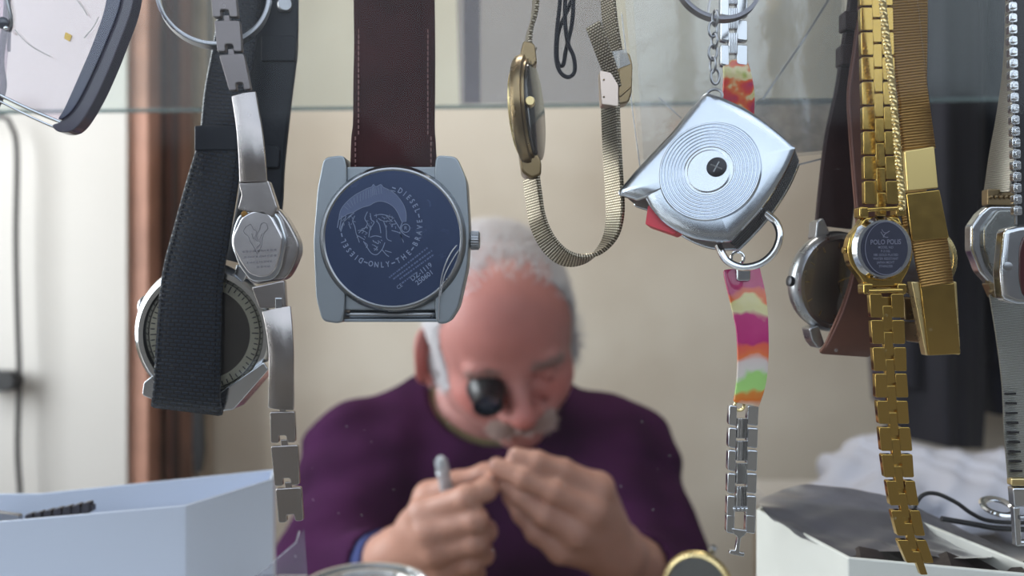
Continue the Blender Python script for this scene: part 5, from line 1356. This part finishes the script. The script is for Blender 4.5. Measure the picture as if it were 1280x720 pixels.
# left wall with a window opening that lets daylight in
mb = MB()
for a, b in (((-XW-.08,.05,0),(-XW,YB+.08,1.0)), ((-XW-.08,.05,2.0),(-XW,YB+.08,ZC)), ((-XW-.08,.05,1.0),(-XW,.30,2.0)), ((-XW-.08,1.12,1.0),(-XW,YB+.08,2.0))): mb.wbox(a, b)
struct('wall_left', mb, cream)
mb = MB(); mb.wbox((XW,.05,0),(XW+.08,YB+.08,ZC)); struct('wall_right', mb, grey)
mb = MB(); mb.wbox((-XW-.08,.04,-.05),(XW+.08,YB+.08,0)); struct('floor', mb, mat('grey_floor', C3(110,104,98), .6, bump=.2, bscale=20, var=.2, vscale=5))
mb = MB(); mb.wbox((-XW-.08,.04,ZC),(XW+.08,YB+.08,ZC+.06)); struct('ceiling', mb, wht)
mb = MB(); mb.wbox((-XW,YF-.06,0),(XW,YF,.98)); mb.wbox((-XW,YF-.06,1.62),(XW,YF,ZC)); struct('wall_front', mb, grey)
# shop window
t = thing('window_1', 'clean shop window pane between the street and the hanging watches', 'window', (0,YF+.03,.98)); t['kind'] = 'structure'
mb = MB(); mb.wbox((-XW,YF+.022,.985),(XW,YF+.025,1.62)); link_mesh('pane', mb, film('window_glass', (.985,.99,.985,1), .002, (.9,.9,.9,1), .008, .0), t)
mb = MB(); mb.wbox((-XW,YF,.965),(XW,YF+.045,.985)); mb.wbox((-XW,YF,1.60),(XW,YF+.045,1.63)); link_mesh('frame', mb, STEELD, t)
random.seed(4)
mb = MB()
sp = [(1045,438,.9),(954,498,.6),(559,529,.5),(615,597,.5),(433,533,.5),(452,644,.6),(706,607,.6),(776,608,.7),(816,637,.6),(616,688,.7),(492,612,.5),(205,91,.7),(133,152,.5),(1018,590,.5),(283,600,.4),(160,220,.4),(855,232,.4),(870,500,.5),(760,420,.4),(240,470,.4)]
for x, y, r in sp:
    p = P(x, y, YF+.0262); mb.ball(p, r*.00016, 5, (1,.25,1))
for _ in range(90):
    p = P(random.uniform(0,1280), random.uniform(0,720), YF+.0262); mb.ball(p, random.uniform(.00004,.00009), 4, (1,.25,1))
o = link_mesh('dust_specks', mb, mat('dust', C3(215,215,210), .9)); tag(o, 'pale dust specks stuck to the shop window pane', 'dust', kind='stuff')
# inner greenish glass panel hanging behind the watches
t = thing('window_2', 'greenish inner glass panel crossing the upper part of the shop window', 'window', (0,.5,1.6)); t['kind'] = 'structure'
T = Fr(.50)
mb = MB(); mb.prism(T, [(-640,138),(0,138),(640,131),(1280,121),(1900,112),(1900,-500),(-640,-500)], -10, 0)
link_mesh('pane', mb, film('green_glass', (.90,.935,.925,1), .014, C3(150,170,170), .02, .05), t)
mb = MB(); mb.tube([T(-640,139,-5), T(0,139,-5), T(640,132,-5), T(1280,122,-5), T(1900,113,-5)], 2.6*T.s, 8); link_mesh('pane_edge', mb, film('glass_edge', (.7,.82,.84,1), .4, C3(150,178,184), .1, .2), t)
T = Fr(.515)
mb = MB(); mb.prism(T, [(567,-120),(758,-120),(757,127),(574,129)], -6, -4)  # pale lilac sheet over the pane, with a darker strip down its left
t = tag(link_mesh('pane_sheet', mb, film('lilac_sheet', (.9,.88,.92,1), .25, C3(200,190,210), .02, .5)), 'pale lilac translucent sheet on the upper glass behind the thin gold watch', 'sheeting')
mb = MB(); mb.prism(T, [(578,-120),(600,-120),(600,128),(580,129)], -3.9, -2.9); link_mesh('edge_strip', mb, film('lilac_strip', (.8,.79,.84,1), .3, C3(150,136,160), .02, .5), t)
# white board wall on the left with a cable and a socket
Y1 = 1.30
mb = MB(); x1 = (158-640)/1000*Y1; mb.wbox((-XW,Y1,0),(x1,Y1+.04,ZC)); struct('wall_inner', mb, wht)
t = thing('door_1', 'brown wooden door frame between the white board and the cream wall', 'door', (x1+.05,YB-.05,0)); t['kind'] = 'structure'
strips = [(158,185,1.31,C3(186,138,118),'jamb'),(184,207,1.40,C3(178,158,140),'panel'),(206,226,1.36,C3(124,88,74),'jamb'),(225,252,1.43,C3(172,158,142),'panel'),(215,219,1.345,C3(60,40,36),'stop')]
for i, (a, b, y, c_, nm) in enumerate(strips):
    mb = MB(); X0, X1 = (a-640)/1000*y, (b-640)/1000*y; mb.wbox((X0,y,0),(X1,y+.05,2.3)); link_mesh('door_'+nm, mb, mat('wood_%d' % i, c_, .55, bump=.5, bscale=30, brushed=(12,12,.6), var=.25, vscale=14), t, .002)
T = Fr(1.27)
mb = MB(); mb.tube([T(*p) for p in smooth([(-60,150,0),(0,146,0),(14,158,0),(21,190,0),(20,300,0),(22,400,0),(24,470,0),(22,560,0),(26,640,0),(24,760,0),(22,1280,0)], 8)], 3.2*T.s, 8)
t = tag(link_mesh('wall_cable', mb, mat('grey_cable', C3(60,58,58), .6)), 'dark cable running down the white board at the left', 'cable')
mb = MB(); mb.prism(T, rounded([(-30,462),(20,464),(26,476),(20,488),(-30,490)], 6), -10, 12); link_mesh('plug', mb, BLACK, t, .001)
T = Fr(1.33)
mb = MB(); mb.tube([T(*p) for p in smooth([(262,-200,0),(262,200,0),(250,420,0),(248,510,0)], 6)], 2.6*T.s, 8); mb.prism(T, rounded([(243,505),(254,505),(256,560),(252,590),(246,590),(242,560)], 3), -6, 6)
tag(link_mesh('hanging_cable', mb, BLACK), 'black cable with a plug hanging in front of the brown door frame', 'cable')

# ------------------------------------------------------------------ jackets at the right
def jacket(name, label, cx0, cx1, ytop, ybot, D, depth, m, seed, hem):
    """a hanging garment: a closed folded tube widening to its hem"""
    rs = np.random.default_rng(seed); T = Fr(D); ph = rs.uniform(0, 6.28, 6); n = 72; rows = 34; mb = MB(); vs = []
    for j in range(rows+1):
        v = j/rows; y = ytop+(ybot-ytop)*v
        for i in range(n):
            a = 2*PI*i/n; ca, sa = math.cos(a), math.sin(a)
            wd = (cx1-cx0)/2*(min(1, .35+1.4*v**.6) if v < .25 else 1)*(1-.10*max(0, v-.93)*14)
            f = 1+.10*math.sin(5*a+ph[0]+v*2)*v+.06*math.sin(9*a+ph[1]-v*3)*v+.03*math.sin(14*a+ph[2])
            yy = y+(hem*ca*v if v > .8 else 0)-12*abs(sa)*0
            vs.append(T((cx0+cx1)/2+wd*ca*(1+.04*math.sin(v*7+ph[3])), yy, depth*sa*f))
    fs = [(j*n+i, j*n+(i+1) % n, (j+1)*n+(i+1) % n, (j+1)*n+i) for j in range(rows) for i in range(n)]
    fs += [tuple(range(n-1, -1, -1)), tuple(rows*n+i for i in range(n))]
    mb.add(vs, fs); t = thing(name, label, 'jacket', T((cx0+cx1)/2, ytop, 0)); link_mesh('garment_body', mb, m, t, ang=80)
    # sleeve hanging at its side
    mb = MB(); pts = [T(*p) for p in smooth([(cx0+12,ytop+40,10),(cx0+2,ytop+140,24),(cx0+4,ytop+320,30),(cx0+10,ybot-70,28)], 8)]
    mb.tube(pts, [24*T.s*(1+.08*math.sin(i*1.3)) for i in range(len(pts))], 20, flat=.7); link_mesh('sleeve', mb, m, t, ang=80)
    mb = MB(); mb.tube([T((cx0+cx1)/2, ytop+4, 0), T((cx0+cx1)/2, ytop-30, 0), T((cx0+cx1)/2+8, ytop-44, 0), T((cx0+cx1)/2, ytop-56, -8)], 2*T.s, 8); link_mesh('hanger_hook', mb, STEELD, t)
    return t
jk = lambda n_, c: mat(n_, c, .75, bump=.5, bscale=60, var=.3, vscale=12, sheen=.1)
jacket('jacket', 'black jacket hanging on the back wall behind the gold watches', 1108, 1220, -260, 548, 1.20, 60, jk('black_cloth', C3(30,30,42)), 1, 6)
jacket('jacket', 'dark blue jacket hanging at the right edge behind the silver watch', 1228, 1400, -250, 520, 1.22, 70, jk('dark_blue_cloth', C3(32,36,56)), 2, 4)
jacket('jacket', 'dark plum jacket mostly hidden behind the black one', 1088, 1180, -240, 498, 1.39, 40, jk('plum_cloth', C3(58,46,62)), 3, -4)
# coat rail
mb = MB(); T = Fr(1.24); mb.tube([(.30,1.26,CZ+.80),(XW,1.26,CZ+.80)], .012, 14)
mb.tube([(.32,1.26,CZ+.80),(.32,YB,CZ+.80)], .01, 10)
tag(link_mesh('coat_rail', mb, STEELD), 'steel rail the jackets hang from', 'rail')
# white crumpled bags on a back bench
t_ = SDF((.34,.90,.86), (.78,1.22,1.05), .005)
rs = np.random.default_rng(5)
for (px, py, D, r) in ((1075,600,1.02,.045),(1120,585,1.05,.055),(1180,600,1.02,.05),(1150,620,.98,.045),(1230,610,1.0,.05),(1290,600,1.02,.055),(1040,625,.98,.035),(1200,640,.95,.04),(1100,640,.95,.045),(1270,640,.96,.045)):
    t_.ell(pv(px, py, D), (r*1.3, r, r*.75), rot('y', rs.uniform(-30, 30)), .02)
w = t_._win(t_.lo, t_.lo+(t_.n-1)*t_.h); sl, (X, Y, Z) = w
t_.F[sl] += (.006*np.abs(np.sin(X*55+Z*40+2*np.sin(Y*40+X*20)))+.004*np.abs(np.sin(X*-70+Z*60+Y*30))-.005).astype(np.float32)
V_, Q_ = t_.mesh(1); o = np_obj('white_cloth', V_, Q_, mat('white_cloth', C3(214,218,234), .7, bump=.5, bscale=40)); tag(o, 'heap of crumpled white cloth on the bench behind the right box', 'cloth')
me = o.data; cz = V_[:,2].min()
mb = MB(); mb.wbox((.38,.90,float(cz)-.03),(XW-.01,1.30,float(cz)))
t = thing('back_bench', 'wooden side bench below the jackets', 'bench', (.7,1.1,0)); wd_ = mat('bench_wood', C3(150,128,104), .6, bump=.4, bscale=40, brushed=(.5,10,10), var=.2, vscale=20)
link_mesh('bench_top', mb, wht, t, .002)
for x, y in ((.41,.93),(.41,1.27),(1.10,.93),(1.10,1.27)): mb = MB(); mb.wbox((x-.02,y-.02,0),(x+.02,y+.02,float(cz)-.03)); link_mesh('leg', mb, wd_, t, .002)
# display counter, work table, stool
t = thing('display_counter', 'pale counter just below the hanging watches', 'counter', (0,.34,0)); lam = mat('pale_laminate', C3(200,196,188), .5, bump=.1, bscale=40)
mb = MB(); mb.wbox((-1.13,.175,SH-.025),(1.13,.54,SH)); link_mesh('counter_top', mb, lam, t, .002)
mb = MB(); mb.wbox((-1.12,.185,0),(1.12,.46,SH-.025)); link_mesh('counter_body', mb, mat('counter_grey', C3(150,148,144), .6), t, .002)
t = thing('work_table', "low wooden work table under the man's forearms", 'table', (0,.68,0))
mb = MB(); mb.wbox((-.48,.475,.785),(.20,.79,.815)); link_mesh('table_top', mb, wd_, t, .002)
for x, y in ((-.46,.50),(-.46,.77),(.18,.50),(.18,.77)): mb = MB(); mb.wbox((x-.015,y-.015,0),(x+.015,y+.015,.785)); link_mesh('leg', mb, wd_, t, .002)
t = thing('stool', 'round stool the man sits on', 'stool', (-.02,1.06,0))
mb = MB(); mb.lathe((-.02,1.08,0), (0,0,1), [(0,.39),(.16,.39),(.17,.40),(.17,.42),(.16,.43),(0,.43)], 40); link_mesh('seat', mb, BLACK, t)
for k in range(4):
    a = PI/4+PI/2*k; mb = MB(); mb.tube([(-.02+.12*math.cos(a),1.08+.12*math.sin(a),.39),(-.02+.18*math.cos(a),1.08+.18*math.sin(a),0)], .012, 10); link_mesh('leg', mb, STEELD, t)

# ------------------------------------------------------------------ light
W = bpy.data.worlds.new('street_daylight'); S.world = W; W.use_nodes = True; nt = W.node_tree; n = nt.nodes; L = nt.links; bg = n['Background']
tc = n.new('ShaderNodeTexCoord'); sp_ = n.new('ShaderNodeSeparateXYZ'); L.new(tc.outputs['Generated'], sp_.inputs[0])
nz = n.new('ShaderNodeTexNoise'); nz.inputs['Scale'].default_value = 5; nz.inputs['Detail'].default_value = 3; L.new(tc.outputs['Generated'], nz.inputs[0])
ad = n.new('ShaderNodeMath'); ad.operation = 'MULTIPLY_ADD'; ad.inputs[1].default_value = .35; L.new(nz.outputs[0], ad.inputs[0]); L.new(sp_.outputs[2], ad.inputs[2])
mr = n.new('ShaderNodeMapRange'); mr.inputs[1].default_value = -.55; mr.inputs[2].default_value = 1.1; L.new(ad.outputs[0], mr.inputs[0])
rp = n.new('ShaderNodeValToRGB'); e_ = rp.color_ramp
cols = [(0,(.10,.10,.10)),(.36,(.22,.21,.20)),(.42,(.10,.10,.11)),(.50,(.14,.15,.17)),(.535,(.20,.22,.27)),(.55,(1.1,1.25,1.45)),(.70,(1.5,1.65,1.9)),(1,(1.1,1.3,1.65))]
while len(e_.elements) < len(cols): e_.elements.new(.5)
for el, (p, c) in zip(e_.elements, cols): el.position = p; el.color = (*c, 1)
L.new(mr.outputs[0], rp.inputs[0]); L.new(rp.outputs[0], bg.inputs[0]); bg.inputs[1].default_value = WORLD
def area(name, loc, rot_, sx, sy, e, c):
    l = bpy.data.lights.new(name, 'AREA'); l.shape = 'RECTANGLE'; l.size = sx; l.size_y = sy; l.energy = e; l.color = c
    o = bpy.data.objects.new(name, l); COL.objects.link(o); o.location = loc; o.rotation_euler = rot_; return o
# daylight through the side window
area('side_window_daylight', (-XW-.06,.71,1.5), (0,math.radians(-90),0), 1.0, .80, SIDE, (.93,.97,1.0))
t = thing('window_3', 'side window in the left wall letting daylight in', 'window', (-XW,.71,1.0)); t['kind'] = 'structure'
mb = MB()
for a, b in (((-XW-.03,.30,1.0),(-XW,.33,2.0)),((-XW-.03,1.09,1.0),(-XW,1.12,2.0)),((-XW-.03,.30,1.0),(-XW,1.12,1.03)),((-XW-.03,.30,1.97),(-XW,1.12,2.0)),((-XW-.03,.70,1.0),(-XW,.72,2.0))): mb.wbox(a, b)
link_mesh('frame', mb, WHITE, t)
# ceiling lamp
t = thing('ceiling_lamp', 'square ceiling lamp over the work table', 'lamp', (0,.85,ZC)); mb = MB(); mb.wbox((-.30,.72,ZC-.05),(.30,.98,ZC)); link_mesh('housing', mb, WHITE, t)
area('ceiling_lamp_light', (0,.85,ZC-.055), (0,0,0), .56, .22, CEIL, (1.0,.93,.84))

cam = bpy.data.cameras.new('camera'); cam.sensor_width = 36; cam.lens = 28.125; cam.clip_start = .005; cam.dof.use_dof = True; cam.dof.focus_distance = .21; cam.dof.aperture_fstop = 11.5
co = bpy.data.objects.new('camera', cam); COL.objects.link(co); co.location = (0,0,CZ); co.rotation_euler = (math.radians(90),0,0); S.camera = co
S.view_settings.view_transform = 'Standard'; S.view_settings.look = 'None'; S.view_settings.gamma = 1; S.view_settings.exposure = EXPO; S.view_settings.use_curve_mapping = False
S.render.film_transparent = False
S.cycles.max_bounces = 10; S.cycles.transparent_max_bounces = 24; S.cycles.use_denoising = True; S.cycles.caustics_reflective = False; S.cycles.caustics_refractive = False
S.cycles.sample_clamp_indirect = 4.0
